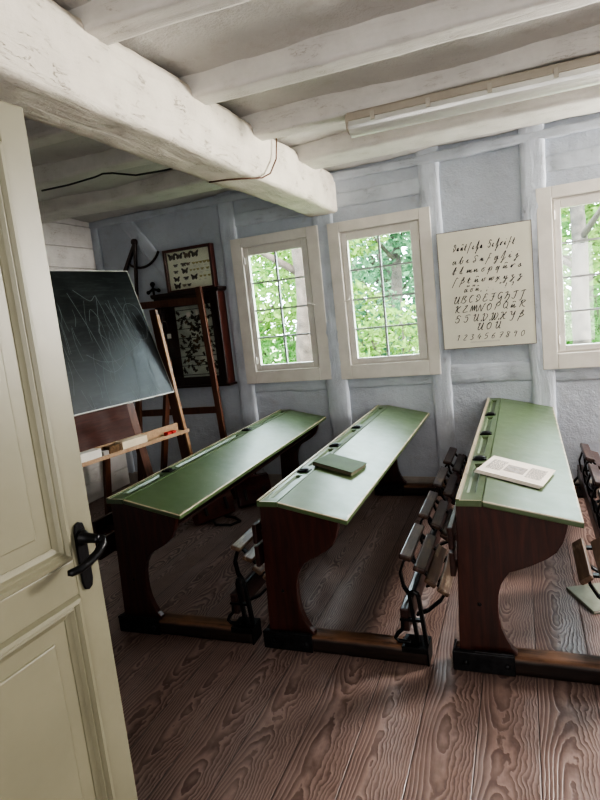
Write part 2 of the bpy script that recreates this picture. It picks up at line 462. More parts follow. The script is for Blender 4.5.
# back wall with three window openings
WIN = [(-1.306, -.67, 1.118, 2.24), (-.377, .292, 1.118, 2.232), (1.25, 1.895, 1.105, 2.225)]   # sash openings (s0,s1,z0,z1)
S0, S1 = -3.15, 4.1
m = MB()
edges = [S0]
for w in WIN: edges += [w[0], w[1]]
edges.append(S1)
for i in range(0, len(edges), 2): m.box(edges[i], edges[i+1], 0, .07, -.06, 2.95)
for s0, s1, z0, z1 in WIN:
    m.box(s0, s1, 0, .07, -.06, z0); m.box(s0, s1, 0, .07, z1, 2.95)
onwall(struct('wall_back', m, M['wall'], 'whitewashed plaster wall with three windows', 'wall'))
# timber posts & rails in relief
tn = 7
def relief(p0, p1, w, h, lab, mat, side, seed, cat='wall timber', seg=50):
    global tn
    m = MB(); m.timber(p0, p1, w, h, seg, .016, 2.2, side=side, ring=24, power=7, wob=.016, seed=seed)
    onwall(struct('trim_%d' % tn, m, mat, lab, cat, smooth=True)); tn += 1
for s, w, lab in ((-2.99, .13, 'whitewashed corner post where plank wall meets window wall'), (-1.44, .17, 'whitewashed wall post between insect cabinet and first window'), (-.525, .19, 'whitewashed wall post between the first two windows'),
                  (.385, .16, 'whitewashed wall post left of the lettering poster'), (1.135, .17, 'whitewashed wall post right of the lettering poster'), (2.2, .17, 'whitewashed wall post past the third window')):
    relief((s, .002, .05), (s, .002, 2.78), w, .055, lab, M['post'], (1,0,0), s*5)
for (a, b, z, lab) in ((-1.46, -.52, .99, 'whitewashed sill timber under the first window'), (-.52, .40, .985, 'whitewashed sill timber under the second window'), (.38, 1.14, .985, 'whitewashed sill timber under the lettering poster'), (1.14, 2.2, .965, 'whitewashed sill timber under the third window'),
                       (-.52, .40, 2.49, 'whitewashed lintel timber above the second window'), (-1.44, -.52, 2.49, 'whitewashed lintel timber above the first window'), (1.14, 2.2, 2.47, 'whitewashed lintel timber above the third window')):
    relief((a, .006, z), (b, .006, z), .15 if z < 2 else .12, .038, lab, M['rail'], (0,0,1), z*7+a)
relief((-2.15, .004, 2.10), (-2.62, .004, 2.72), .13, .05, 'whitewashed diagonal wall brace above the wooden compasses', M['post'], (1,0,0), 3.3)
relief((S0+.05, 0, 2.70), (S1-.1, 0, 2.655), .07, .07, 'whitewashed wall plate strip under the ceiling', M['rail'], (0,0,1), 8.1, 'wall plate', 120)
m = MB(); m.prism([(-.002,0),(-.022,0),(-.022,.105),(-.014,.125),(-.002,.125)], 'x', S0+.03, S1)
onwall(struct('baseboard_back', m, M['base'], 'dull grey baseboard along the window wall', 'baseboard', bevel=.003))
# left plank wall
m = MB()
z = -.02
k = 0
while z < 2.85:
    hgt = (.21, .19, .23, .2)[k % 4]
    m.prism([(0, z+.002), (-.02, z+.002), (-.02, z+hgt-.010), (-.014, z+hgt-.002), (0, z+hgt-.002)], 'y', 0, 6.5); z += hgt; k += 1
m.box(-.2, -.001, 0, 6.5, -.06, 2.9)
m.v = [(-x-.02 if False else x, y, z) for x, y, z in m.v]
m.v = [(-4.02 - (.02 if x < -.1 else 0) + (-x if -.05 < x < 0 else x), -1.5+y, z) for x, y, z in m.v]
struct('wall_left', m, M['plank_wall'], 'white horizontal plank wall behind the blackboard', 'wall')
m = MB(); m.box(2.95, 3.15, -1.5, 5.2, -.06, 2.9); struct('wall_right', m, M['wall'], 'plain whitewashed wall outside the picture to the right', 'wall')
m = MB(); m.box(-4.2, 3.1, -1.6, -1.5, -.06, 2.9); struct('wall_rear', m, M['wall'], 'plain whitewashed wall behind the viewer', 'wall')
m = MB(); m.box(-4.05, -1.09, .02, .17, 0, 2.8); m.box(.5, 2.98, .02, .17, 0, 2.8); m.box(-1.09, .5, .02, .17, 2.17, 2.8)
struct('wall_front', m, M['wall'], 'whitewashed partition wall holding the doorway', 'wall')

# windows
def window(n, outer, sash, glass, hinge_side, lab):
    o0, o1, oz0, oz1 = outer; s0, s1, z0, z1 = sash; g0, g1, h0, h1 = glass
    r = thing('window_%d' % n, lab, 'window'); r['kind'] = 'structure'; r.matrix_world = WM
    m = MB()
    def ring(m, a, b, y0, y1):
        (a0, a1, c0, c1), (b0, b1, d0, d1) = a, b
        m.box(a0, b0, y0, y1, c0, c1); m.box(b1, a1, y0, y1, c0, c1)
        m.box(b0, b1, y0, y1, c0, d0); m.box(b0, b1, y0, y1, d1, c1)
    ring(m, outer, (s0, s1, z0, z1), -.034, .0)
    obj('casing', m, M['win'], r, bevel=.004)
    m = MB(); ring(m, (s0-.004, s1+.004, z0-.004, z1+.004), (s0+.016, s1-.016, z0+.016, z1-.016), .0, .068)
    obj('jamb', m, M['win'], r, bevel=.002)
    m = MB(); ring(m, (s0+.012, s1-.012, z0+.012, z1-.012), (g0, g1, h0, h1), -.012, .028)
    sa = obj('sash', m, M['win'], r, bevel=.004)
    m = MB(); m.box(g0-.004, g1+.004, .010, .013, h0-.004, h1+.004); obj('pane', m, M['glass'], r)
    m = MB()
    c = (g0+g1)/2; m.box(c-.008, c+.008, -.002, .022, h0, h1)
    for k in range(1, 4):
        z = h0+(h1-h0)*k/4; m.box(g0, g1, -.001, .021, z-.007, z+.007)
    obj('glazing_bar', m, M['bar'], r)
    hx = s0+.012 if hinge_side < 0 else s1-.012
    for z in (z0+.10, z1-.12):
        m = MB(); m.tube([(hx, -.024, z-.032), (hx, -.024, z+.032)], .007, 10); m.box(hx-.016, hx+.016, -.018, -.010, z-.028, z+.028)
        obj('hinge', m, M['win'], r)
    lx = s1-.03 if hinge_side < 0 else s0+.03
    m = MB(); z = (z0+z1)/2
    m.box(lx-.010, lx+.010, -.018, -.010, z-.04, z+.04); m.tube([(lx, -.01, z), (lx, -.036, z)], .006, 8)
    d = .05 if hinge_side < 0 else -.05
    m.tube([(lx-d*.3, -.036, z+.008), (lx, -.038, z), (lx+d*.9, -.036, z-.018)], .0055, 8)
    obj('latch', m, M['win'], r)
window(1, (-1.417,-.564,1.004,2.323), WIN[0], (-1.258,-.735,1.172,2.163), -1, 'white eight-pane window nearest the insect cabinet, pale trunk outside')
window(2, (-.477,.382,.997,2.316), WIN[1], (-.318,.212,1.172,2.160), 1, 'white eight-pane window between the ceiling beam end and the lettering poster')
window(3, (1.146,2.0,.988,2.308), WIN[2], (1.306,1.84,1.160,2.150), -1, 'white eight-pane window right of the lettering poster, cut by the photo edge')

# ------------------------------------------------------------------ door leaf (open, along the left)
AL = math.radians(3)
DW = .93
dr = bpy.data.objects.new('door_1', None); col.objects.link(dr)
tag(dr, 'cream panelled door standing open at the left, black lever handle', 'door', kind='structure')
# local frame: x = along the leaf from free edge (0) back to hinge (-DW), y = away from viewer side (local -y faces the room's right), z up
dr.matrix_world = Matrix.Translation((-1.043, 1.12, 0)) @ Matrix.Rotation(PI/2-AL, 4, 'Z')
# after the rotation: local x -> (sin AL, cos AL), local -y -> +X side (the visible face)
T = .042
m = MB()
def dbox(a, b, z0, z1, y0=0., y1=T): m.box(a, b, y0, y1, z0, z1)
UP = (-.845, -.078, 1.067, 2.044); LP = (-.845, -.078, .16, .978)
dbox(-.078, 0, .012, 2.135); dbox(-DW, -.845, .012, 2.135)
dbox(-.845, -.078, .012, .16); dbox(-.845, -.078, .978, 1.067); dbox(-.845, -.078, 2.044, 2.135)
obj('door_leaf', m, M['door'], dr, bevel=.003)
def moulding(a, b, z0, z1):
    m = MB()
    prof = [(0, .002), (.006, -.010), (.016, -.012), (.022, -.003), (.028, -.004), (.034, .004), (.046, .011), (.046, .02), (0, .02)]
    cor = [(a, z0, 1, 1), (b, z0, -1, 1), (b, z1, -1, -1), (a, z1, 1, -1)]
    n = len(prof); vs = []; fs = []
    for x, z, sx, sz in cor:
        for d, y in prof: vs.append((x+sx*d, y, z+sz*d))
    for i in range(4):
        j = (i+1) % 4
        for k in range(n): fs.append((i*n+k, i*n+(k+1) % n, j*n+(k+1) % n, j*n+k))
    m.add(vs, fs); obj('panel_moulding', m, M['door'], dr)
    m = MB(); m.box(a+.03, b-.03, .013, .03, z0+.03, z1-.03)
    m.prism([(a+.085, z0+.085), (b-.085, z0+.085), (b-.085, z1-.085), (a+.085, z1-.085)], 'y', .008, .02)
    obj('door_panel', m, M['door'], dr, bevel=.004)
moulding(*UP); moulding(*LP)
m = MB()
pl = [(-.066,1.0),(-.066,1.13),(-.061,1.148),(-.049,1.153),(-.037,1.148),(-.032,1.13),(-.032,1.0),(-.037,.982),(-.049,.976),(-.061,.982)]
m.prism(pl, 'y', -.007, 0)
hp = obj('door_handle', m, M['iron'], dr, bevel=.002, label='black iron lever handle on a long plate')
m = MB()
rot = Matrix.Translation((-.049, -.007, 1.113)) @ Matrix.Rotation(PI/2, 4, 'X')
q = MB(); q.lathe([(.019,0),(.019,.008),(.013,.012),(.011,.05),(.010,.056)], n=18); q.xform(rot); m.add(q.v, q.f)
m.tube([(-.047,-.052,1.113),(-.036,-.062,1.108),(-.040,-.066,1.098),(-.062,-.066,1.082),(-.092,-.064,1.072),(-.120,-.062,1.067),(-.140,-.056,1.067),(-.146,-.050,1.068)],
       [.010,.011,.0115,.011,.0105,.010,.009,.006], 12)
lv = obj('lever', m, M['iron'], hp, smooth=True)

# ------------------------------------------------------------------ school desks with attached tip-up bench
L = 2.44
ZA, ZB = .758, .680
def rot_pt(x, z, a, cx=.64, cz=.25):
    c, s = math.cos(a), math.sin(a); dx, dz = x-cx, z-cz
    return cx + dx*c - dz*s, cz + dx*s + dz*c
SL = [((.626,.484),(.683,.468)), ((.689,.430),(.740,.412)), ((.739,.378),(.790,.341)), ((.790,.339),(.846,.303))]
def seat(root, y0, ang, worn):
    ln = .39
    m = MB()
    for yy in (y0+.055, y0+ln-.055):
        pts = [(.655,.248),(.622,.30),(.612,.37),(.634,.43),(.662,.448),(.71,.395),(.765,.332),(.818,.295),(.79,.245),(.73,.19),(.675,.165)]
        pts = [rot_pt(x, z, ang) for x, z in pts]
        for i in range(len(pts)-1):
            m.bar((pts[i][0], yy, pts[i][1]), (pts[i+1][0], yy, pts[i+1][1]), .028, .011, (0,1,0))
    yy0, yy1 = y0+.055, y0+ln-.055
    px, pz = rot_pt(.655,.248, ang); m.tube([(px, yy0-.02, pz), (px, yy1+.02, pz)], .011, 10)
    px, pz = rot_pt(.70,.40, ang); m.bar((px, yy0, pz), (px, yy1, pz), .012, .02, (1,0,0))
    st = obj('seat', m, M['iron'], root, bevel=.002)
    for i, (a, b) in enumerate(SL):
        a = rot_pt(*a, ang); b = rot_pt(*b, ang)
        d = Vector((b[0]-a[0], 0, b[1]-a[1])).normalized(); nrm = Vector((-d.z, 0, d.x))
        if nrm.z < 0: nrm = -nrm
        c = Vector(((a[0]+b[0])/2, 0, (a[1]+b[1])/2)) - nrm*.013
        m = MB()
        m.bar(c + Vector((0, y0, 0)), c + Vector((0, y0+ln, 0)), .056, .025, d)
        obj('slat', m, M['slat_worn'] if (i in worn) else M['slat'], st, bevel=.007, segs=3)

def make_desk(label, loc, rz, W, wells, slots, seat_ang, worn, zs=1, ro=0):
    r = thing('school_desk', label, 'school desk', loc, rz, 'old school desks with attached benches')
    dm = desk_mat('green_lacquer_%d' % int(W*1000+loc[0]*10), W, L)
    k = .102
    zk = .757
    # writing slope
    m = MB(); t = .024
    m.prism([(k+.0015, zk), (W, ZB), (W-.002, ZB-t), (k+.0015, zk-t)], 'y', 0, L)
    obj('desktop', m, dm, r, bevel=.005, segs=3)
    # level strip with pen grooves
    m = MB()
    xs = [0, .035, .075, k]
    ys = [0.]
    for a, b in slots: ys += [a, b]
    ys.append(L)
    zt, zb, zr = ZA+.001, ZA-t, ZA-.011
    vs = []; fs = []
    for i in range(len(ys)-1):
        a, b = ys[i], ys[i+1]
        if i % 2 == 0:
            m.add([(0,a,zt),(k,a,zt),(k,b,zt),(0,b,zt)], [(0,1,2,3)])
        else:
            m.add([(0,a,zt),(.036,a,zt),(.036,b,zt),(0,b,zt)], [(0,1,2,3)])
            m.add([(.074,a,zt),(k,a,zt),(k,b,zt),(.074,b,zt)], [(0,1,2,3)])
            # rounded trough
            oc = [(.036,a),(.074,a),(.074,b),(.036,b)]
            inn = [(.044,a+.012),(.066,a+.012),(.066,b-.012),(.044,b-.012)]
            m.add([(x,y,zt) for x,y in oc]+[(x,y,zr) for x,y in inn], [(0,1,5,4),(1,2,6,5),(2,3,7,6),(3,0,4,7),(4,5,6,7)])
    m.add([(0,0,zt),(k,0,zt),(k,0,zb),(0,0,zb)], [(0,1,2,3)]); m.add([(0,L,zt),(k,L,zt),(k,L,zb),(0,L,zb)], [(0,1,2,3)])
    m.add([(0,0,zt),(0,L,zt),(0,L,zb),(0,0,zb)], [(0,1,2,3)]); m.add([(k,0,zt),(k,L,zt),(k,L,zb),(k,0,zb)], [(0,1,2,3)])
    m.add([(0,0,zb),(k,0,zb),(k,L,zb),(0,L,zb)], [(0,1,2,3)])
    m.box(0, .014, .0, L, ZA, ZA+.006)
    obj('pen_strip', m, dm, r)
    for yy in wells:
        m = MB()
        m.box(.022, .088, yy-.030, yy+.030, ZA+.0012, ZA+.006)
        m.lathe([(.024,.006),(.024,.013),(.018,.016),(.006,.018)], (.055, yy, ZA), 18)
        m.tube([(.03, yy-.03, ZA+.008), (.08, yy-.03, ZA+.008)], .005, 8)
        obj('inkwell', m, M['iron'], r, bevel=.001)
    # carved side panels
    prof = [(-.004,.733),(-.010,.60),(-.030,.085),(.207,.085),(.207,.097),(.185,.118),(.165,.155),(.148,.20),(.141,.25),(.140,.30),(.144,.345),(.155,.39),(.172,.42),(.193,.447),(.225,.468),(.265,.488),
            (.305,.512),(.338,.540),(.36,.58),(.372,.62),(.380,.66)]
    sc = (W-.05)/.384
    prof = [(x*sc if x > .21 else x, z) for x, z in prof]
    xe = prof[-1][0]; prof.append((xe, ZB + (W-xe)*.225 - .027)); prof.append((.10, .732))
    for y0 in (.035, L-.075):
        m = MB(); m.prism(prof, 'y', y0, y0+.036)
        pn = obj('side_panel', m, M['mahog'], r, bevel=.004)
        m = MB()
        q = MB(); q.lathe([(.009,0),(.007,.004),(.003,.006)], n=12); q.xform(Matrix.Translation((.065, y0, .30)) @ Matrix.Rotation(PI/2, 4, 'X')); m.add(q.v, q.f)
        obj('bolt', m, M['iron'], pn)
    # book shelf + apron under the top
    m = MB(); m.box(.02, .30, .071, L-.075, .548, .562); m.box(.02, .034, .071, L-.075, .562, .70)
    obj('book_shelf', m, M['mahog_y'], r, bevel=.002)
    # back rest rails for the row in front
    for z0, z1 in ((.548,.642),(.432,.535)):
        m = MB(); m.box(-.042-ro, -.020-ro, -ro*.6, L, z0, z1); m.box(-.020-ro, -.006, .045, .065, z0+.02, z0+.05); m.box(-.020-ro, -.006, L-.066, L-.045, z0+.02, z0+.05)
        obj('back_rail', m, M['mahog_y'], r, bevel=.004)
    # ground timbers with iron shoes
    for y0 in (.02, L-.125):
        m = MB()
        m.timber((-.05, y0+.052, .041), (.735, y0+.052, .041), .082, .098, 44, .006, 5, ring=24, power=9, seed=y0+loc[0])
        b = obj('base_timber', m, M['sled'], r, smooth=True)
        m = MB(); m.box(-.058, .195, y0-.006, y0+.004, .004, .084); m.box(-.058, .195, y0-.008, y0+.020, .080, .092)
        m.box(-.060, -.050, y0-.004, y0+.10, .004, .086); m.box(.03, .19, y0-.009, y0+.0, .092, .102)
        for bx in (-.005, .165):
            q = MB(); q.lathe([(.013,0),(.012,.007),(.005,.010)], n=12); q.xform(Matrix.Translation((bx, y0-.006, .045)) @ Matrix.Rotation(PI/2, 4, 'X')); m.add(q.v, q.f)
        obj('iron_shoe', m, M['iron_grey'], b, bevel=.003)
        m = MB(); m.box(.625, .742, y0-.004, y0+.105, .062, .090); m.box(.735, .743, y0, y0+.10, .004, .090)
        for xx in (.694, .732):
            m.bar((xx, y0+.04, .085), (xx-.022, y0+.04, .315), .022, .016, (0,1,0))
        m.tube([(.672,y0+.04,.31),(.676,y0+.04,.327),(.691,y0+.04,.335),(.706,y0+.04,.327),(.710,y0+.04,.31)], .011, 8)
        m.tube([(.66,y0+.04,.088),(.605,y0+.04,.090),(.592,y0+.04,.105),(.605,y0+.04,.128),(.628,y0+.04,.150),(.632,y0+.04,.2)], .010, 8)
        m.bar((.62, y0+.04, .20), (.715, y0+.04, .20), .022, .012, (0,1,0))
        obj('bench_frame', m, M['iron'], b, bevel=.002)
    m = MB(); m.bar((.641, .055, .195), (.641, L-.09, .195), .038, .108, (1,0,0))
    obj('bench_rail', m, M['mahog_y'], r, bevel=.006)
    for i in range(4):
        seat(r, .116+.522*i, seat_ang[i], worn[i])
    r.scale = (1, 1, zs)
    return r
R0 = 0.0
D1 = (-2.052, 2.328, 0); D2 = (-1.190, 2.334, 0); D3 = (-.284, 2.335, 0)
make_desk('green-topped school desk with bench nearest the blackboard, its top empty', D1, .010, .434, (.51, 1.61), ((.10,.44),(.60,1.45),(1.75,2.35)), (0,0,0,0), [(0,1,2,3)]*4, ro=.05)
make_desk('green-topped school desk with bench bearing a closed green notebook', D2, -.007, .434, (.50, 1.055, 1.575), ((.06,.42),(.60,.97),(1.14,1.50),(1.70,2.33)), (0,0,0,0), [(3,2),(),(),()])
make_desk('green-topped school desk with bench bearing an open printed booklet', D3, -.004, .475, (.634, 1.189, 1.76), ((.10,.54),(.74,1.12),(1.25,1.68),(1.84,2.33)), (math.radians(50),0,0,0), [(0,1,2,3),(),(),()], 1.028)

def desk_pt(D, rz, W, x, y, dz=0):
    k = .102; z = ZA if x < k else .757 - (x-k)*(.757-ZB)/(W-k)
    c, s = math.cos(rz), math.sin(rz)
    return (D[0]+x*c-y*s, D[1]+x*s+y*c, z*(1.028 if D is D3 else 1)+dz)
# green notebook on desk 2
def slope_frame(D, rz, W, x, y, ang, dz=.001):
    sl = math.atan((.757-ZB)/(W-.102))
    return Matrix.Translation(desk_pt(D, rz, W, x, y, dz)) @ Matrix.Rotation(rz, 4, 'Z') @ Matrix.Rotation(sl, 4, 'Y') @ Matrix.Rotation(ang, 4, 'Z')
r = thing('notebook', 'closed dark green notebook lying on the middle green desk', 'notebook')
r.matrix_world = slope_frame(D2, -.007, .434, .205, .665, math.radians(-8), .003)
a, b = .117, .106
m = MB(); m.box(-a, a, -b, b, 0, .003); m.box(-a, a, -b, b, .021, .024); m.box(-a-.002, -a+.004, -b, b, .001, .023)
obj('cover', m, M['green_cover'], r, bevel=.0012)
m = MB(); m.box(-a+.004, a-.004, -b+.004, b-.004, .003, .021); obj('page_block', m, plain('dark_page_edges', (.10,.085,.055), .8), r)
# printed booklet on desk 3
r = thing('booklet', 'open printed booklet with a picture lying on the rightmost green desk', 'booklet')
r.matrix_world = slope_frame(D3, -.004, .475, .228, .478, math.radians(-13), .004)
a, b = .148, .150
m = MB()
for i, off in enumerate((.010, .005, 0)):
    m.box(-a-off*.5, a-off, -b-off, b-off*.6, .0045*i, .0045*i+.004)
obj('page_block', m, M['booklet'], r, bevel=.001)
m = MB(); zt = .0136
m.box(-.048, .042, -.058, .052, zt, zt+.0006)
obj('printed_picture', m, plain('printed_grey', (.36,.33,.30), .8, var=.3, vscale=70), r)
m = MB()
random.seed(5)
for side in (-1, 1):
    for k in range(15):
        y = .085 - k*.0118; x0_, x1_ = ((-.125, -.058) if side < 0 else (.052, .125))
        x = x0_
        while x < x1_-.004:
            w_ = random.uniform(.006, .016); m.box(x, min(x+w_, x1_), y, y+.0035, zt, zt+.0005); x += w_+.004
for k in range(5):
    x = -.045
m.add([(-.03,-.03,zt+.0012),(.02,-.045,zt+.0012),(.024,-.036,zt+.0012),(-.026,-.02,zt+.0012)], [(0,1,2,3)])
m.add([(-.035,.01,zt+.0012),(0,.035,zt+.0012),(.03,.012,zt+.0012),(.026,.004,zt+.0012),(0,.024,zt+.0012),(-.03,.002,zt+.0012)], [(0,1,2,3,4,5)])
obj('printed_text', m, M['greybox'], r)
# pale green folder on the floor
r = thing('exercise_book', 'pale green exercise book on the floor under the rightmost bench', 'book', (.315, 3.09, 0), math.radians(24))
m = MB(); m.box(-.11, .13, -.13, .13, .0, .003); m.box(-.11, .13, -.13, .13, .013, .016); m.box(-.112, -.108, -.13, .13, 0, .016)
obj('cover', m, M['pale_green'], r, bevel=.001)
m = MB(); m.box(-.106, .126, -.126, .126, .003, .013); obj('page_block', m, M['booklet'], r)

# ------------------------------------------------------------------ satchels
def satchel(label, loc, rz, lean, w, h, d, mat, group):
    r = thing('satchel', label, 'school bag', loc, rz, group)
    Mx = Matrix.Rotation(lean, 4, 'X')
    m = MB()
    prof = [(-d/2,.0),(d/2,0),(d/2+.012,h*.45),(d/2-.01,h*.92),(0,h),(-d/2+.01,h*.92),(-d/2-.012,h*.45)]
    m.prism(prof, 'x', -w/2, w/2); m.xform(Mx); obj('body', m, mat, r, bevel=.014, segs=3)
    m = MB()
    fp = [(-d/2-.012,h*.30),(-d/2-.024,h*.5),(-d/2-.002,h*.95),(0,h+.012),(d/2-.008,h*.95),(d/2-.008,h*.9),(0,h+.002),(-d/2+.01,h*.93),(-d/2-.014,h*.5)]
    m.prism(fp, 'x', -w/2-.004, w/2+.004); m.xform(Mx); obj('flap', m, mat, r, bevel=.004)
    for sx in (-.28, .28):
        m = MB(); m.box(sx*w-.012, sx*w+.012, -d/2-.034, -d/2-.016, h*.16, h*.55); m.xform(Mx)
        obj('buckle_strap', m, M['strap'], r, bevel=.003)
    m = MB(); m.tube([(-.06,0,h),(-.05,0,h+.035),(0,0,h+.05),(.05,0,h+.035),(.06,0,h)], .008, 8); m.xform(Mx); obj('handle', m, M['strap'], r, smooth=True)
    return r
b1 = satchel('brown leather satchel on the floor with a strap looped out in front', (-2.43, 4.00, .004), math.radians(62), math.radians(-22), .36, .27, .09, M['leather'], 'leather satchels beside the left desk')
m = MB(); m.tube([(-.07,-.07,.02),(-.10,-.16,.014),(-.03,-.26,.010),(.07,-.25,.010),(.09,-.16,.012),(.05,-.07,.02)], .011, 8)
obj('shoulder_strap', m, M['strap'], b1, smooth=True)
b2 = satchel('dark red leather satchel by the baseboard behind the brown satchel', (-2.23, 4.36, .004), math.radians(40), math.radians(-24), .30, .25, .09, M['leather2'], 'leather satchels beside the left desk')

# ------------------------------------------------------------------ blackboard on its stand
th = math.radians(11); ti = math.radians(18.4)
e1 = Vector((math.sin(th), math.cos(th), 0)); nb = Vector((-math.cos(th), math.sin(th), 0)); up = Vector((0,0,1))
K = 1.171
BR = Vector((-2.33*K, 3.5*K, 1.6+(1.147-1.6)*K))
# stand frame: local x = e1 (towards window wall), local y = nb (back), z up, origin on the floor below BR
SF = Matrix(((e1.x, nb.x, 0, BR.x), (e1.y, nb.y, 0, BR.y), (0, 0, 1, 0), (0,0,0,1)))
r = thing('blackboard_stand', 'brown wooden stand holding the tilted chalk-scribbled blackboard', 'blackboard'); r.matrix_world = SF
BW, BH = 1.22*K, .935*K
bo = Matrix.Translation((0, 0, BR.z)) @ Matrix.Rotation(-ti, 4, 'X')       # board frame inside the stand: x along, y back, z up the board
m = MB(); m.box(-BW, 0, 0, .022, 0, BH); m.xform(bo)
bd = obj('writing_board', m, M['board'], r, label='black slate writing board covered in chalk scribbles')
m = MB(); e = .007
m.box(-BW-.001, .002, -.003, .024, -.002, e); m.box(-BW-.001, .002, -.003, .024, BH-e*.6, BH+.002); m.box(-e*.6, .002, -.003, .024, 0, BH)
m.box(-BW-.002, -BW+e, -.003, .024, 0, BH); m.xform(bo)
obj('board_edge', m, M['trim_white'], bd)
# chalk scribbles
m = MB(); random.seed(21)
def stroke(pts, w=.0042):
    q = []
    P = [Vector((x, 0, z)) for x, z in pts]
    # smooth
    out = []
    for i in range(len(P)-1):
        p0 = P[max(i-1,0)]; p1 = P[i]; p2 = P[i+1]; p3 = P[min(i+2,len(P)-1)]
        for k in range(6):
            t = k/6
            out.append(.5*((2*p1)+(-p0+p2)*t+(2*p0-5*p1+4*p2-p3)*t*t+(-p0+3*p1-3*p2+p3)*t**3))
    out.append(P[-1])
    vs = []; fs = []
    for i, p in enumerate(out):
        t = (out[min(i+1,len(out)-1)]-out[max(i-1,0)]); 
        if t.length < 1e-6: t = Vector((1,0,0))
        t.normalize(); s = Vector((-t.z, 0, t.x))*w/2
        vs += [(p.x+s.x, -.0012, p.z+s.z), (p.x-s.x, -.0012, p.z-s.z)]
    for i in range(len(out)-1): fs.append((2*i, 2*i+1, 2*i+3, 2*i+2))
    m.add(vs, fs)
stroke([(-.57,.78),(-.50,.50),(-.46,.28)]); stroke([(-.52,.80),(-.42,.72),(-.36,.74),(-.44,.45),(-.37,.22)])
stroke([(-.55,.30),(-.45,.22),(-.33,.28),(-.27,.42),(-.27,.72)]); stroke([(-.36,.76),(-.30,.45),(-.24,.30)])
stroke([(-.30,.70),(-.20,.38)]); stroke([(-.24,.68),(-.17,.36)]); stroke([(-.20,.74),(-.14,.52),(-.10,.44)])
stroke([(-.20,.56),(-.14,.68),(-.05,.66),(.0-.02,.54),(-.06,.42),(-.17,.44),(-.20,.56)])
stroke([(-.60,.36),(-.50,.30),(-.36,.30),(-.16,.38),(-.12,.42)]); stroke([(-.10,.62),(-.06,.50)])
stroke([(-.48,.58),(-.44,.66),(-.40,.58),(-.44,.50),(-.40,.44)])
for k in range(44):
    x = random.uniform(-.75, -.05); z = random.uniform(.08, .75); l = random.uniform(.08, .3)
    a = random.uniform(-.25, .25)
    stroke([(x, z), (x+a*l*.5+random.uniform(-.02,.02), z-l*.5), (x+a*l, max(.02, z-l))], .0026)
m.v = [(x*K, y, z*K) for x, y, z in m.v]; m.xform(bo); obj('chalk_marks', m, M['chalk'], bd)
# two uprights outside the board edges, leaning 8 degrees
def lean(z): return .075*K - (1.6+.12*K-z)*.14
def zk_(z): return 1.6+(z-1.6)*K
for x0_, x1_ in ((.006, .034), (-BW-.034, -BW-.006)):
    m = MB()
    m.add([(x, lean(z)+dy, z) for x in (x0_, x1_) for z, dy in ((0,0),(0,.13),(zk_(1.74),.07),(zk_(1.74),0))], [(0,1,2,3),(7,6,5,4),(0,4,5,1),(1,5,6,2),(2,6,7,3),(3,7,4,0)])
    obj('upright', m, M['easel'], r, bevel=.003)
    m = MB()
    m.add([(x, lean(z)+dy, z) for x in (x0_-.001, x1_+.001) for z, dy in ((0.3,-.004),(0.3,.012),(zk_(1.70),.008),(zk_(1.70),-.004))], [(0,1,2,3),(7,6,5,4),(0,4,5,1),(1,5,6,2),(2,6,7,3),(3,7,4,0)])
    obj('lit_edge_strip', m, M['easel_lit'], r, label='front edge of the upright, coloured pale as if lit')
# lower cross panel, rear struts, cross bars
m = MB(); zt = 1.145
m.add([(x, lean(z)+dy, z) for x in (-BW-.006, -.42*K) for z, dy in ((zk_(.86),.03),(zk_(.86),.05),(zk_(1.16),.05),(zk_(1.16),.03))], [(0,1,2,3),(7,6,5,4),(0,4,5,1),(1,5,6,2),(2,6,7,3),(3,7,4,0)])
obj('cross_panel', m, M['panel'], r, bevel=.003)
Si = SF.inverted()
for A, B in (((-2.90,4.335,1.32),(-3.19,4.35,0.0)),):
    a = Si @ Vector(A); b = Si @ Vector(B)
    m = MB(); m.bar(a, b, .055, .035, (1,0,0)); obj('rear_strut', m, M['easel'], r, bevel=.003)
    a2 = a.copy(); b2 = b.copy(); a2.x -= .72; b2.x -= .62
    m = MB(); m.bar(a2, b2, .055, .035, (1,0,0)); obj('rear_strut', m, M['easel'], r, bevel=.003)
m = MB(); m.bar((-.46, lean(1.2)+.06, 1.2), (-.40, lean(.1)+.06, 0.0), .075, .04, (1,0,0)); obj('middle_post', m, M['easel'], r, bevel=.003)
m = MB(); m.bar((-BW, lean(.20)+.065, .20), (.02, lean(.20)+.065, .20), .05, .07, (0,1,0)); obj('cross_bar', m, M['easel'], r, bevel=.003)
# chalk tray
TZ = zk_(.872)
ty = lean(TZ)
m = MB(); m.box(-BW-.01, -.07, ty-.125, ty-.004, TZ, TZ+.014); m.box(-BW-.01, -.07, ty-.130, ty-.119, TZ, TZ+.028); m.box(-BW-.01, -.085, ty-.024, ty-.004, TZ+.014, TZ+.078)
tr = obj('chalk_tray', m, M['tray'], r, bevel=.002)
for x0_ in (-.07, -BW+.05):
    m = MB(); m.bar((x0_-.02, ty-.06, TZ-.012), (x0_-.02, ty+.03, TZ-.012), .02, .024, (1,0,0)); obj('tray_bracket', m, M['easel'], r)
def traybox(name, label, cat, x0_, x1_, y0_, y1_, h, mat, bev=.003):
    m = MB(); m.box(x0_*K, x1_*K, ty+y0_, ty+y1_, TZ+.0145, TZ+.0145+h)
    o = obj(name, m, mat, None, bevel=bev); o.matrix_world = SF
    return tag(o, label, cat)
traybox('chalk_box', 'white paper chalk box at the doorward end of the chalk tray', 'chalk box', -.98, -.80, -.112, -.035, .068, M['white_block'])
traybox('eraser', 'small grey felt eraser between white box and brown sponge', 'eraser', -.785, -.745, -.11, -.05, .040, plain('grey_felt', (.30,.28,.26), .9, bump=.4))
traybox('sponge', 'brown board sponge on the tray between grey eraser and cream box', 'sponge', -.74, -.645, -.11, -.04, .060, M['sponge'], .008)
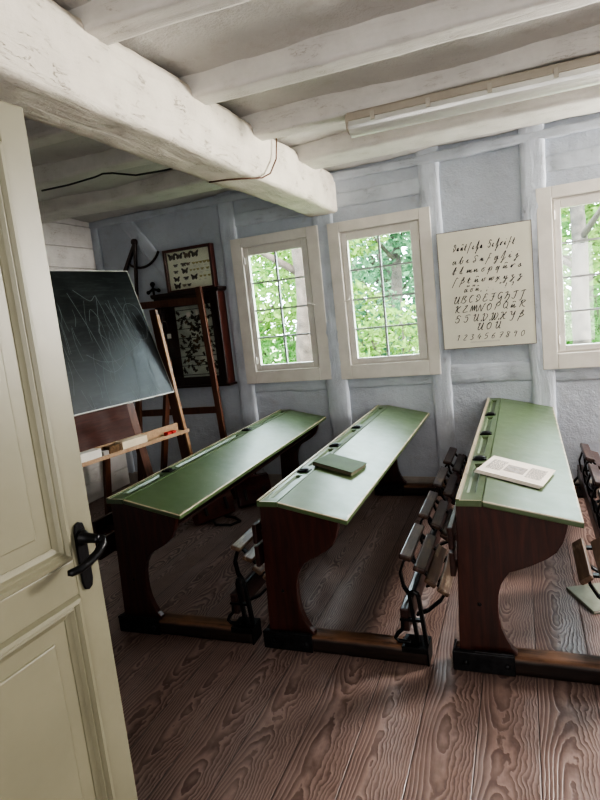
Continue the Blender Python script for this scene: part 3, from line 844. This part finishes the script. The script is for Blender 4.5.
traybox('chalk_box', 'long cream chalk box on the tray next to the brown sponge', 'chalk box', -.640, -.435, -.112, -.036, .065, M['cream_block'])
traybox('chalk_piece', 'square red chalk piece near the window end of the chalk tray', 'chalk', -.200, -.165, -.105, -.06, .028, M['red'])
traybox('chalk_piece', 'red chalk piece lying just doorward of the other red chalk piece', 'chalk', -.245, -.210, -.105, -.06, .028, M['red'])

# second easel behind it
r = thing('easel', 'dark brown empty easel standing in front of the insect cabinet', 'easel', (0,0,0))
ye = 4.60
m = MB(); m.bar((-2.515, ye-.10, 0), (-2.682, ye+.04, 1.935), .054, .035, (1,0,0)); obj('leg', m, M['easel'], r, bevel=.003)
m = MB(); m.bar((-3.53, ye-.10, 0), (-3.37, ye+.04, 1.935), .054, .035, (1,0,0)); obj('leg', m, M['easel'], r, bevel=.003)
m = MB(); m.bar((-3.42, ye+.056, 1.835), (-2.66, ye+.056, 1.815), .026, .064, (0,1,0)); obj('cross_bar', m, M['easel'], r, bevel=.003)
m = MB(); m.bar((-3.47, ye-.008, .815), (-2.58, ye-.008, .820), .028, .060, (0,1,0)); obj('cross_bar', m, M['easel'], r, bevel=.003)

# ------------------------------------------------------------------ insect cabinet on the wall
def bug(kind, s, seed):
    """butterfly/insect silhouette in local x,z (unit about 1), thickness along -y; returns verts/faces flat"""
    rnd = random.Random(seed)
    vs = []; fs = []
    if kind == 0:
        half = [(.04,.10),(.30,.36),(.52,.42),(.55,.28),(.40,.04),(.44,-.10),(.36,-.30),(.20,-.34),(.05,-.10)]
    elif kind == 1:
        half = [(.04,.12),(.22,.24),(.50,.20),(.46,.06),(.22,.0),(.34,-.12),(.24,-.24),(.05,-.10)]
    else:
        half = [(.05,.30),(.12,.20),(.20,.26),(.22,.22),(.13,.12),(.14,.0),(.26,-.02),(.26,-.07),(.14,-.06),(.12,-.2),(.20,-.34),(.16,-.36),(.08,-.28),(.03,-.36)]
    mb = MB()
    for sg in (1, -1):
        pts = [(x*sg*s, z*s) for x, z in half]
        mb.prism([(0, .12*s)] + pts + [(0, -.12*s)], 'y', -.002, -.0005)
    mb.prism([(-.035*s,-.28*s),(.035*s,-.28*s),(.05*s,0),(.03*s,.24*s),(-.03*s,.24*s),(-.05*s,0)], 'y', -.005, -.0006)
    return mb
# case standing on the cabinet
r = thing('butterfly_case', 'brown framed glass case of pinned butterflies standing on the insect cabinet', 'insect case'); r.matrix_world = WM
a0, a1, z0, z1 = -2.140, -1.606, 1.930, 2.325
m = MB(); f = .024
m.box(a0, a0+f, -.075, -.008, z0, z1); m.box(a1-f, a1, -.075, -.008, z0, z1); m.box(a0+f, a1-f, -.075, -.008, z0, z0+f*.7); m.box(a0+f, a1-f, -.075, -.008, z1-f, z1)
obj('case_frame', m, M['case'], r, bevel=.003)
m = MB(); m.box(a0+.01, a1-.01, -.040, -.010, z0+.01, z1-.01); obj('backing_card', m, M['card'], r)
m = MB(); m.box(a0+f-.003, a1-f+.003, -.072, -.070, z0+.014, z1-.02); obj('glass_front', m, M['glass'], r)
def bil(u, v):   # 0..1 in the case
    return a0+f + (a1-a0-2*f)*u, z1-f - (z1-z0-f*1.7)*v
rows = [(.13,[(.12,0,.085),(.29,0,.075),(.48,0,.085),(.65,0,.080)]), (.36,[(.18,1,.055),(.37,1,.07),(.47,1,.055),(.60,3,.04),(.68,3,.04),(.76,3,.04),(.85,3,.045),(.94,3,.05)]),
        (.53,[(.17,1,.055),(.38,0,.07),(.52,3,.032),(.60,3,.032),(.68,3,.035),(.78,3,.04),(.90,3,.04)]), (.72,[(.17,0,.065),(.39,1,.065),(.58,0,.07),(.73,3,.035),(.82,3,.035),(.92,3,.035)]),
        (.90,[(.17,0,.075),(.33,1,.05),(.44,1,.05)])]
k = 0
for v, items in rows:
    for u, kd, sz in items:
        b = bug(0 if kd in (0,) else 1, sz, k); x, z = bil(u, v)
        b.v = [(p[0]+x, p[1]-.041, p[2]+z) for p in b.v]
        obj('butterfly', b, M['bug_y'] if kd == 3 else (M['bug_o'] if k % 4 == 2 else M['bug']), r); k += 1
m = MB()
for u, v in ((.62,.44),(.72,.43),(.86,.44),(.62,.6),(.75,.62),(.88,.60),(.70,.80),(.82,.80)):
    x, z = bil(u, v); m.box(x-.014, x+.014, -.0415, -.0402, z-.005, z+.005)
obj('name_slip', m, M['paper'], r)
# cabinet
r = thing('insect_cabinet', 'dark wooden wall cabinet with glass front full of pinned insects', 'insect cabinet'); r.matrix_world = WM
c0, c1, z0, z1 = -2.262, -1.556, 1.035, 1.885
m = MB()
m.box(c0, c0+.02, -.125, -.001, z0, z1); m.box(c1-.02, c1, -.125, -.001, z0, z1); m.box(c0+.02, c1-.02, -.125, -.001, z0, z0+.02); m.box(c0+.02, c1-.02, -.125, -.001, z1-.02, z1); m.box(c0+.02, c1-.02, -.02, -.001, z0+.02, z1-.02)
obj('carcass', m, M['case'], r, bevel=.002)
m = MB(); m.prism([(c0-.028,1.905),(c0-.012,1.886),(c1+.012,1.886),(c1+.028,1.905),(c1+.028,1.926),(c0-.028,1.926)], 'y', -.150, -.001); obj('cornice', m, M['cab'], r, bevel=.003)
m = MB(); m.prism([(c0-.02,1.012),(c1+.02,1.012),(c1+.02,1.028),(c1+.005,1.034),(c0-.005,1.034),(c0-.02,1.028)], 'y', -.140, -.001); obj('base_moulding', m, M['cab'], r, bevel=.003)
m = MB()
m.box(c0, c0+.062, -.140, -.126, z0, z1); m.box(c1-.085, c1, -.140, -.126, z0, z1); m.box(c0+.062, c1-.085, -.140, -.126, z0, z0+.08); m.box(c0+.062, c1-.085, -.140, -.126, z1-.10, z1)
dd = obj('cabinet_door', m, M['cab'], r, bevel=.003)
m = MB(); m.box(c0+.058, c1-.081, -.134, -.132, z0+.076, z1-.096); obj('glass_pane', m, M['glass'], dd)
m = MB(); m.box(-2.10, c1-.05, -.050, -.021, z0+.065, z1-.085); obj('insect_panel', m, M['card2'], r)
m = MB()
for k in range(8):
    z = z0+.10+k*.088; m.box(c0+.03, c1-.05, -.118, -.110, z-.0025, z+.0025)
obj('wire_rack', m, M['iron'], r)
random.seed(3)
n = 0; pts = []
while len(pts) < 60:
    x = random.uniform(-2.075, -1.665); z = random.uniform(z0+.10, z1-.12)
    if all((x-a)**2+(z-b)**2 > .036**2 for a, b in pts) or random.random() < .002: pts.append((x, z))
for k, (x, z) in enumerate(pts):
    b = bug((0,1,2,1)[k % 4], random.uniform(.05, .085), k)
    Rm = Matrix.Rotation(random.uniform(-1.2, 1.2), 4, 'Y'); b.xform(Rm)
    b.v = [(p[0]+x, p[1]-.051, p[2]+z) for p in b.v]
    obj('insect', b, M['bug_o'] if k % 5 == 3 else M['bug'], r)
for x, z, w_ in ((-1.895,1.705,.045),(-1.80,1.712,.024),(-2.145,1.522,.046)):
    m = MB(); m.box(x-w_/2, x+w_/2, -.137, -.1345, z-.022, z+.022); obj('paper_label', m, M['paper'], r)

# wall compasses and the small cross-shaped instrument
r = thing('drawing_compasses', 'large black wooden blackboard compasses hanging above the blackboard', 'compasses'); r.matrix_world = WM
ap = (-2.478, 2.455)
m = MB(); m.bar((ap[0], -.02, ap[1]), (-2.80, -.02, 1.98), .030, .034, (0,1,0)); obj('leg', m, M['cab'], r, bevel=.004)
m = MB(); m.bar((ap[0]+.008, -.035, ap[1]), (-2.549, -.035, 1.86), .026, .030, (0,1,0)); obj('leg', m, M['cab'], r, bevel=.004)
m = MB(); arc = []
for k in range(13):
    q = math.radians(236 + k*7.6); arc.append((ap[0]+.045+ .262*math.cos(q), -.028, ap[1]+.03 + .275*math.sin(q)))
m.tube(arc, .012, 8); obj('quadrant_arc', m, M['cab'], r, smooth=True)
m = MB(); q = MB(); q.lathe([(.030,0),(.034,.012),(.030,.045),(.016,.055)], n=18); q.xform(Matrix.Translation((ap[0], -.003, ap[1]+.005)) @ Matrix.Rotation(PI/2, 4, 'X')); m.add(q.v, q.f)
obj('hinge_knob', m, M['cab'], r, smooth=False)
r = thing('wall_hook', 'small black cross-shaped iron hook on the wall beside the cabinet top', 'hook'); r.matrix_world = WM
cx, cz = -2.335, 1.985
m = MB(); m.tube([(cx-.004,-.02,1.84),(cx-.002,-.025,1.93),(cx,-.03,2.02)], .011, 8); obj('stem', m, M['iron'], r)
m = MB(); m.tube([(cx-.055,-.03,1.965),(cx,-.034,1.99),(cx+.055,-.03,1.975)], .012, 8); obj('arm', m, M['iron'], r)
m = MB()
for x, z, q_ in ((cx,2.035,.026),(cx-.062,1.962,.020),(cx+.062,1.972,.020)):
    b = MB(); b.lathe([(.001,-q_),(q_*.7,-q_*.7),(q_,0),(q_*.7,q_*.7),(.001,q_)], (x,-.03,z), 14); m.add(b.v, b.f)
obj('knob', m, M['iron'], r, smooth=True)

# ------------------------------------------------------------------ lettering poster
G = {
'a':".1,.6 .32,1 .1,.3 .3,0 .6,.9;.62,1 .6,.1 .85,.3",'b':"0,.2 .35,1.8 .45,2 .3,1.2 .25,.2 .4,0 .65,.4 .6,.9 .8,.8",'c':"0,.3 .3,1 .38,.8;.3,1 .25,.1 .6,.3",
'd':".5,.5 .2,.4 .1,.1 .4,.1 .5,.7 .2,1.5 .5,1.9 .8,1.5",'e':"0,.2 .25,1 .25,.1 .5,1 .5,.1 .75,.4",'f':"-.1,-.9 .3,1 .4,1.9 .65,1.8;.1,.6 .6,.75",
'g':".1,.6 .4,1 .1,.2 .3,0 .6,.9;.65,1 .5,-.8 .2,-.9 .8,.3",'h':"0,.2 .4,1.8 .55,1.9 .3,-.8 .15,-.9 .8,.4",'i':"0,.3 .25,1 .25,.1 .55,.4;.35,1.5 .42,1.6",
'j':"0,.3 .3,1 .1,-.8 -.1,-.8 .6,.4;.35,1.5 .42,1.6",'k':"0,.2 .35,1.9 .48,1.9 .2,.1 .3,0;.1,1 .5,1.2 .6,1;.2,.1 .6,.3",'l':"0,.2 .38,1.8 .48,1.9 .25,.1 .6,.3",
'm':"0,.2 .2,1 .2,.1 .5,1 .5,.1 .8,1 .8,.1 1.1,.4",'n':"0,.2 .2,1 .2,.1 .55,1 .55,.1 .85,.4",'o':".4,1 .15,.5 .3,0 .6,.4 .4,1 .75,1",'p':"0,.2 .3,1 .05,-.9;.25,.9 .6,1 .6,.2 .3,.1",
'q':".1,.6 .4,1 .1,.2 .3,0 .6,.9;.65,1 .45,-.9",'r':"0,.2 .25,1 .2,.1 .5,1 .8,.9",'s':"0,.3 .4,1 .38,.2 .1,.1 .7,.3",'S':"0,-.8 .3,1 .5,1.9 .75,1.7",
't':"0,.3 .35,1.7 .2,.1 .5,.2;0,1 .55,1.1",'u':"0,.2 .2,1 .2,.1 .55,1 .55,.1 .85,.4;.15,1.5 .4,1.75 .65,1.5",'v':"0,.2 .2,1 .25,.1 .6,.5 .45,1 .8,.9",
'w':"0,.2 .2,1 .2,.1 .5,1 .5,.1 .8,.5 .65,1 1,.9",'x':"0,.2 .25,1 .3,.1 0,-.5;.6,.9 .3,.5 .7,.2",'y':"0,.2 .2,1 .25,.1 .5,.4;.55,1 .4,-.8 .1,-.8 .8,.4",'z':"0,.8 .4,1 .2,.4 .5,.2 .2,-.8 0,-.7 .7,.4",
'Z':"0,-.8 .3,1 .5,1.9 .6,1.5 .3,.9;.5,.9 .8,.7 .5,.3 .2,.1;.1,1.0 .6,1.1",'A':"0,1.5 .3,1.9 .1,.5 .3,.05 .6,.6 .85,1.9;.85,1.9 .75,.2 1,.1",'B':".0,.1 .3,1.9 .15,1.2;.3,1.9 .8,1.8 .4,1.1 .9,.7 .6,.05 .2,.2",
'C':".8,1.8 .5,1.9 .2,1.0 .4,.1 .8,.3;.5,1.9 .3,1.3",'D':".1,1.0 .4,.2 .1,.1 .5,.3 .8,1.0 .5,1.9 .1,1.5 .5,1.2",'E':".8,1.7 .4,1.9 .3,1.2 .6,1.1;.3,1.2 .1,.3 .5,0 .9,.4",'F':".1,1.7 .9,1.9;.6,1.8 .5,.2 .2,0 .0,.3;.3,1 .8,1.1",
'G':".8,1.7 .4,1.9 .1,1.0 .4,.2 .7,.9;.75,1 .7,-.4 .3,-.5",'H':"0,1.6 .4,1.9 .3,.9 .1,.1;.3,.9 .7,1.2 .8,.5 .5,-.5 .2,-.4",'I':".1,1.6 .6,1.9 .9,1.8;.6,1.9 .5,.3 .2,.0 0,.3",'J':".1,1.6 .6,1.9 .9,1.8;.6,1.9 .4,-.5 .1,-.5",
'K':".1,1.5 .4,1.9 .2,.1;.9,1.8 .4,1.0 .6,.3 .95,.1",'L':".3,1.6 .7,1.9 .4,1.0 .1,.2 .4,.1 .95,.2",'M':"0,.1 .2,1.8 .35,.2 .6,1.8 .7,.2 .95,1.8 1.1,.1 1.25,.2",'N':"0,.1 .2,1.8 .5,.2 .6,.1 .9,1.8 1.1,1.7",
'O':".5,1.9 .1,1.2 .3,.1 .75,.5 .7,1.6 .4,1.7 .3,1.3",'P':".1,.05 .35,1.8 .2,1.2;.2,1.5 .7,1.9 .8,1.2 .4,.9",'Q':".5,1.9 .1,1.2 .3,.2 .75,.6 .7,1.6 .4,1.7;.5,.5 .9,.0",'R':".1,.1 .35,1.8 .15,1.3;.3,1.8 .85,1.7 .4,1.0 .6,.4 .95,.1",
'U':"0,1.5 .3,1.9 .2,.5 .45,.1 .75,1.0 .8,1.9;.8,1.9 .75,.2 1,.2",'V':"0,1.5 .3,1.9 .25,.2 .5,.1 .9,1.2 .6,1.8",'W':"0,1.5 .25,1.9 .2,.2 .4,.1 .6,1.8 .6,.2 .8,.1 1.1,1.2 .85,1.8",'X':"0,1.6 .3,1.8 .6,.2 .95,.1;.9,1.8 .1,.1;.2,1 .8,1",
'Y':"0,1.6 .25,1.8 .3,1 .55,.9 .8,1.8;.8,1.8 .6,-.4 .2,-.4",'T':".0,1.6 .5,1.9 .95,1.8;.1,1.2 .4,1.4 .6,1.0 .5,.2 .2,.0 0,.3",
'1':".2,1.4 .5,1.8 .4,0",'2':".15,1.5 .45,1.8 .65,1.4 .1,.05 .75,.1",'3':".15,1.6 .6,1.7 .35,1 .65,.6 .35,0 .05,.2",'4':".45,1.8 .1,.7 .8,.8;.6,1.2 .45,0",'5':".75,1.8 .3,1.75 .2,1.0 .6,1 .6,.3 .1,.0",
'6':".65,1.7 .2,1.0 .2,.1 .6,.2 .55,.9 .2,.7",'7':".1,1.6 .8,1.75 .35,0;.25,.9 .7,1",'8':".7,1.5 .3,1.8 .2,1.3 .6,.6 .35,0 .1,.4 .5,1 .75,1.5",'9':".65,1.3 .35,1.8 .15,1.2 .6,1.2;.65,1.6 .45,0",'0':".45,1.8 .15,1.2 .3,.05 .7,.5 .65,1.5 .45,1.8",
',':".1,.1 .0,-.3",'.':".1,0 .16,.1",'!':".25,1.6 .15,.5;.12,.05 .16,.12",'?':".1,1.4 .4,1.7 .4,1.1 .2,.6;.18,.05 .22,.12",'"':".1,1.9 .0,1.5;.3,1.9 .2,1.5",'-':".1,.6 .6,.65",';':".1,.1 .0,-.3;.15,.8 .2,.9",
'$':".8,1.6 .45,1.95 .15,1.5 .65,.9 .6,.2 .25,.0 .0,.4;.0,1.0 .3,1.2",}
def write(mb, text, x0_, x1_, zb, h, uml=(), gap=None, y=-.0015, wt=.004):
    """text stretched between x0 and x1 on baseline zb, x-height h"""
    words = text
    n = len(words)
    step = (x1_-x0_)/n
    for i, ch in enumerate(words):
        if ch not in G: continue
        ox = x0_ + step*i
        wid = step*.78 if gap is None else gap
        wid = min(wid, h*1.5)
        for st in G[ch].split(';'):
            P = []
            for pr in st.split():
                a, b = map(float, pr.split(','))
                P.append((ox + a*wid + b*h*.30, zb + b*h))
            if len(P) < 2: continue
            out = []
            for j in range(len(P)-1):
                p0 = P[max(j-1,0)]; p1 = P[j]; p2 = P[j+1]; p3 = P[min(j+2,len(P)-1)]
                for k in range(3):
                    t = k/3
                    out.append(tuple(.5*((2*p1[d])+(-p0[d]+p2[d])*t+(2*p0[d]-5*p1[d]+4*p2[d]-p3[d])*t*t+(-p0[d]+3*p1[d]-3*p2[d]+p3[d])*t**3) for d in (0,1)))
            out.append(P[-1])
            vs = []; fs = []
            for j, p in enumerate(out):
                q = out[min(j+1,len(out)-1)]; o = out[max(j-1,0)]
                dx, dz = q[0]-o[0], q[1]-o[1]; l = math.hypot(dx, dz) or 1
                w = wt*(.45 + .75*max(0, -dz/l))/2
                vs += [(p[0]-dz/l*w - w*.4, y, p[1]+dx/l*w), (p[0]+dz/l*w + w*.4, y, p[1]-dx/l*w)]
            for j in range(len(out)-1): fs.append((2*j, 2*j+1, 2*j+3, 2*j+2))
            mb.add(vs, fs)
        if i in uml:
            for dx in (.25, .6):
                xx = ox + dx*wid + 2.25*h*.3; zz = zb + (1.55 if ch.islower() else 2.25)*h
                mb.add([(xx, y, zz), (xx+.007, y, zz), (xx+.011, y, zz+.013), (xx+.004, y, zz+.013)], [(0,1,2,3)])
r = thing('lettering_poster', 'cream poster of old German handwriting letters between two windows', 'poster'); r.matrix_world = WM @ Matrix.Translation((0, -.050, 0))
p0, p1, z0, z1 = .424, 1.108, 1.195, 2.096
m = MB(); m.box(p0, p1, -.001, .012, z0, z1); obj('board', m, M['poster'], r, bevel=.0015)
m = MB(); e = .006
m.box(p0-.001, p0+e*.5, -.002, .013, z0, z1); m.box(p1-e*.5, p1+.001, -.002, .013, z0, z1); m.box(p0, p1, -.002, .013, z1-e*.5, z1+.001); m.box(p0, p1, -.002, .013, z0-.001, z0+e*.5)
obj('edging', m, plain('poster_edging', (.16,.14,.12), .5), r)
pw, ph = p1-p0, z1-z0
def X(u): return p0+pw*u
def Zv(v): return z1-ph*v
hx = .029
m = MB(); write(m, 'DeutSche $chrift', X(.165), X(.84), Zv(.172), hx*.98, wt=0.0074); obj('lettering_row', m, M['ink'], r)
m = MB(); write(m, 'abcdefghij', X(.15), X(.90), Zv(.278), hx*.92, wt=0.0074); obj('lettering_row', m, M['ink'], r)
m = MB(); write(m, 'klmnopqurs', X(.145), X(.92), Zv(.362), hx*.92, wt=0.0074); obj('lettering_row', m, M['ink'], r)
m = MB(); write(m, 'SZtuvwxyzz', X(.145), X(.92), Zv(.447), hx*.92, wt=0.0074); obj('lettering_row', m, M['ink'], r)
m = MB(); write(m, 'aou,;."!?', X(.26), X(.82), Zv(.520), hx*.85, uml=(0,1), wt=0.0068); obj('lettering_row', m, M['ink'], r)
m = MB(); write(m, 'ABCDEFGHIJ', X(.14), X(.92), Zv(.612), hx*1.0, wt=0.0081); obj('lettering_row', m, M['ink'], r)
m = MB(); write(m, 'KLMNOPQuR', X(.14), X(.92), Zv(.692), hx*1.0, wt=0.0081); obj('lettering_row', m, M['ink'], r)
m = MB(); write(m, '$TUVWXYZ', X(.14), X(.92), Zv(.775), hx*1.0, wt=0.0081); obj('lettering_row', m, M['ink'], r)
m = MB(); write(m, 'AOU', X(.38), X(.66), Zv(.852), hx*1.0, uml=(0,1,2), wt=0.0081); obj('lettering_row', m, M['ink'], r)
m = MB(); write(m, '1234567890', X(.14), X(.91), Zv(.930), hx*.82, wt=0.0061); obj('lettering_row', m, M['ink'], r)
m = MB()
for z in (Zv(.948), Zv(.955)): m.box(X(.30), X(.62), -.0016, -.0011, z-.0007, z+.0007)
obj('small_print_line', m, M['greybox'], r)

# ------------------------------------------------------------------ strip light on the joist
r = thing('strip_light', 'long unlit fluorescent strip light fixed under a ceiling joist', 'ceiling lamp', (-.82, 3.27, 2.635))
LL = 1.62
m = MB(); m.prism([(-.055,0),(-.062,-.012),(-.062,-.044),(.062,-.044),(.062,-.012),(.055,0)], 'x', 0, LL); obj('housing', m, M['lampbody'], r, bevel=.003)
m = MB()
prof = []
for k in range(13):
    q = PI*k/12; prof.append((-.058*math.cos(q), -.046 - .070*math.sin(q)**.8))
for (y, z), (y2, z2) in zip(prof[:-1], prof[1:]):
    m.add([(.004,y,z),(LL-.004,y,z),(LL-.004,y2,z2),(.004,y2,z2)], [(0,1,2,3)])
m.add([(.004,y,z) for y, z in prof], [tuple(range(13))]); m.add([(LL-.004,y,z) for y, z in prof], [tuple(range(13))])
obj('diffuser', m, M['diff'], r, smooth=False)
for yy in (-.024, .024):
    m = MB(); m.tube([(.05,yy,-.074),(LL-.05,yy,-.074)], .013, 12); obj('lamp_tube', m, M['tube'], r, smooth=True)
for sx in (0, 1):
    m = MB(); x = -.010 if sx == 0 else LL-.008
    m.prism([(-.060,-.010),(-.062,-.05),(-.05,-.085),(0,-.10),(.05,-.085),(.062,-.05),(.060,-.010)], 'x', x, x+.018); obj('end_cap', m, M['lampbody'], r, bevel=.004)
for x in (.13, .42, .72, 1.02, 1.32):
    for sy in (-1, 1):
        m = MB(); m.box(x, x+.022, sy*.064-.005, sy*.064+.005, -.064, -.022); obj('clip', m, M['clip'], r, bevel=.002)

# cables
m = MB(); m.tube([(-1.352,3.52,2.70),(-1.348,3.505,2.66),(-1.345,3.46,2.545),(-1.345,3.34,2.44),(-1.352,3.22,2.395),(-1.42,3.10,2.382),(-1.50,3.06,2.383),(-1.60,3.04,2.385)], .0045, 8)
tag(obj('cable', m, M['cable_brown'], smooth=True), 'thin brown cable hanging over the side of the big beam', 'cable')
m = MB(); m.tube([(-3.02,3.29,2.62),(-2.80,3.30,2.62),(-2.55,3.27,2.622),(-2.48,3.265,2.63),(-2.41,3.27,2.622),(-2.31,3.38,2.61),(-2.11,3.42,2.612),(-1.70,3.44,2.63)], .006, 8)
tag(obj('cable', m, M['cable_black'], smooth=True), 'black cable slung under the ceiling beyond the big beam', 'cable')

# ------------------------------------------------------------------ outside: lawn, trees, shrubs
m = MB(); m.box(-40, 40, 5.15, 60, -.6, -.5); struct('lawn_ground', m, M['grass'], 'sunlit green lawn outside the windows', 'ground')
def leaves(mb, c, rad, n, size, seed, hollow=.55):
    rnd = random.Random(seed)
    for i in range(n):
        while True:
            p = Vector((rnd.uniform(-1,1), rnd.uniform(-1,1), rnd.uniform(-1,1)))
            if hollow < p.length < 1: break
        p = Vector((p.x*rad[0], p.y*rad[1], p.z*rad[2])) + Vector(c)
        if p.y < 5.6: continue
        a = Vector((rnd.gauss(0,1), rnd.gauss(0,1), rnd.gauss(0,.6))).normalized(); b = a.cross(Vector((rnd.gauss(0,1), rnd.gauss(0,1), rnd.gauss(0,1)))).normalized()
        s = size*rnd.uniform(.6, 1.3)
        mb.add([p-a*s, p+b*s*.45, p+a*s, p-b*s*.45], [(0,1,2,3)])
def tree(label, x, y, r_, hgt, lean_, crowns, mat, bark, seed, size=.09, group='trees outside the windows'):
    t = thing('tree', label, 'tree', (x, y, -.5), 0, group)
    m = MB(); pts = []; rs = []
    for k in range(12):
        f = k/11; pts.append((lean_*f + .06*noise.noise(Vector((seed, f*4, 0))), .05*noise.noise(Vector((seed, f*4, 5))), hgt*f)); rs.append(r_*(1.25 if k == 0 else 1.05-.45*f)*(1+.12*noise.noise(Vector((seed*2, f*9, 1)))))
    m.tube(pts, rs, 14)
    for k in range(4):
        f = .55+.1*k; b = Vector(pts[int(f*11)]); d = Vector((math.cos(seed+k*2.1), math.sin(seed+k*2.1), .7))
        m.tube([b, b+d*.7, b+d*1.5+Vector((0,0,.3))], [r_*.35, r_*.22, r_*.1], 8)
    obj('trunk', m, bark, t, smooth=True)
    m = MB()
    for i, (cx_, cy_, cz_, rx, ry, rz_, n) in enumerate(crowns): leaves(m, (cx_, cy_, cz_), (rx, ry, rz_), n, size, seed*10+i)
    m.v = [(a-x, b-y, c+.5) for a, b, c in m.v]
    obj('crown', m, mat, t)
tree('tree with a broad pale trunk standing right outside the first window', -3.22, 8.6, .185, 4.2, .18, [(-4.1,9.2,2.1,.9,.6,.9,900),(-3.0,9.5,2.9,1.2,.5,.6,800),(-2.6,9.5,1.3,.6,.5,.8,400)], M['leafA'], M['bark'], 1.3)
tree('slim grey tree seen behind the foliage in the second window', -2.38, 12.0, .13, 4.6, .1, [(-2.6,12.2,2.9,1.2,.7,.8,900),(-1.6,11.7,3.2,1.0,.7,.6,600)], M['leafC'], M['bark2'], 2.2)
tree('tree with a mottled trunk standing outside the third window', .80, 8.9, .13, 4.2, -.05, [(1.6,9.3,2.2,.9,.6,.9,900),(.5,9.5,3.0,1.0,.5,.5,700),(.2,9.7,1.9,.5,.5,.8,500)], M['leafA'], M['bark2'], 3.1)
tree('dense blue-green tree filling the distance beyond the second window', -3.4, 15.2, .25, 3.4, .2, [(-3.6,15,1.6,2.0,1.0,2.1,3200)], M['leafC'], M['bark'], 4.4, .13)
tree('dark leafy tree in the distance beyond the third window', 1.6, 15.2, .25, 3.4, -.2, [(1.6,15,1.6,2.1,1.0,2.1,3200)], M['leafB'], M['bark'], 5.2, .13)
tree('tall leafy tree far beyond the first window', -7.4, 16.2, .25, 3.6, -.2, [(-6.4,16.2,1.7,2.1,1.0,2.3,3200)], M['leafB'], M['bark'], 6.2, .13)
def shrub(label, x, y, rx, ry, rz_, n, mat, seed):
    s = thing('shrub', label, 'shrub', (x, y, -.5), 0, 'shrubs outside the windows')
    m = MB()
    for k in range(5):
        q = seed+k*1.3; m.tube([(0,0,0),(math.cos(q)*rx*.3, math.sin(q)*ry*.3, rz_),(math.cos(q)*rx*.6, math.sin(q)*ry*.6, rz_*1.7)], [.03,.02,.008], 7)
    obj('stem', m, M['bark'], s)
    m = MB(); leaves(m, (x, y, -.5+rz_), (rx, ry, rz_), n, .075, seed, .5)
    m.v = [(a-x, b-y, c+.5) for a, b, c in m.v]; obj('foliage', m, mat, s)
shrub('bright yellow-green shrub low in the second window', -1.75, 8.8, .95, .7, 1.05, 1500, M['leafA'], 5)
shrub('blue-green shrub at the doorward side of the second window', -2.55, 10.2, .8, .7, 1.35, 1500, M['leafC'], 6)
shrub('mid green shrub below the first window behind the pale trunk', -4.35, 9.6, 1.1, .7, 1.0, 1500, M['leafB'], 7)
shrub('mid green shrub behind the mottled trunk in the third window', 1.3, 10.3, 1.0, .7, 1.1, 1500, M['leafB'], 8)
r = thing('garden_bench', 'pale timber garden bench low in the second window', 'bench', (-1.88, 7.45, -.5), math.radians(12))
m = MB()
for k in range(3): m.box(-.30, .30, -.17+k*.12, -.07+k*.12, 1.38, 1.41)
obj('seat', m, M['plank_bench'], r, bevel=.004)
for sx in (-.24, .24):
    m = MB(); m.box(sx-.035, sx+.035, -.15, .15, 0, 1.38); obj('leg', m, M['plank_bench'], r, bevel=.004)

# ------------------------------------------------------------------ light
w = bpy.data.worlds.new('sky'); scene.world = w; w.use_nodes = True
bg = w.node_tree.nodes['Background']
bg.inputs[0].default_value = (.78, .90, 1.0, 1); bg.inputs[1].default_value = 9.0
sd = bpy.data.lights.new('sun', 'SUN'); sd.energy = 6; sd.angle = math.radians(1); sd.color = (1, .96, .86)
so = bpy.data.objects.new('sun', sd); col.objects.link(so)
so.rotation_euler = Vector((-.45, .62, -.85)).to_track_quat('-Z', 'Y').to_euler()
def area(name, loc, tgt, size, power, color, sy=None):
    d = bpy.data.lights.new(name, 'AREA'); d.energy = power; d.color = color; d.shape = 'RECTANGLE'; d.size = size; d.size_y = sy or size
    o = bpy.data.objects.new(name, d); col.objects.link(o); o.location = loc
    o.rotation_euler = (Vector(tgt)-Vector(loc)).to_track_quat('-Z', 'Y').to_euler()
    return o
area('right_fill_light', (2.35, 4.5, 2.05), (-.6, 1.2, 2.0), .9, 175, (1, .94, .88), .8)  # added fill lamp at the right; no window is built there
area('doorway_fill_light', (.2, -.9, 1.5), (.1, 4.0, 1.2), 1.2, 25, (1, .95, .90), 1.6)  # added fill lamp behind the viewer, brightens the room through the doorway
scene.view_settings.view_transform = 'AgX'
scene.view_settings.look = 'AgX - High Contrast'
scene.view_settings.exposure = .88
scene.cycles.use_denoising = True
scene.cycles.max_bounces = 10
scene.cycles.diffuse_bounces = 5
scene.cycles.sample_clamp_indirect = 4
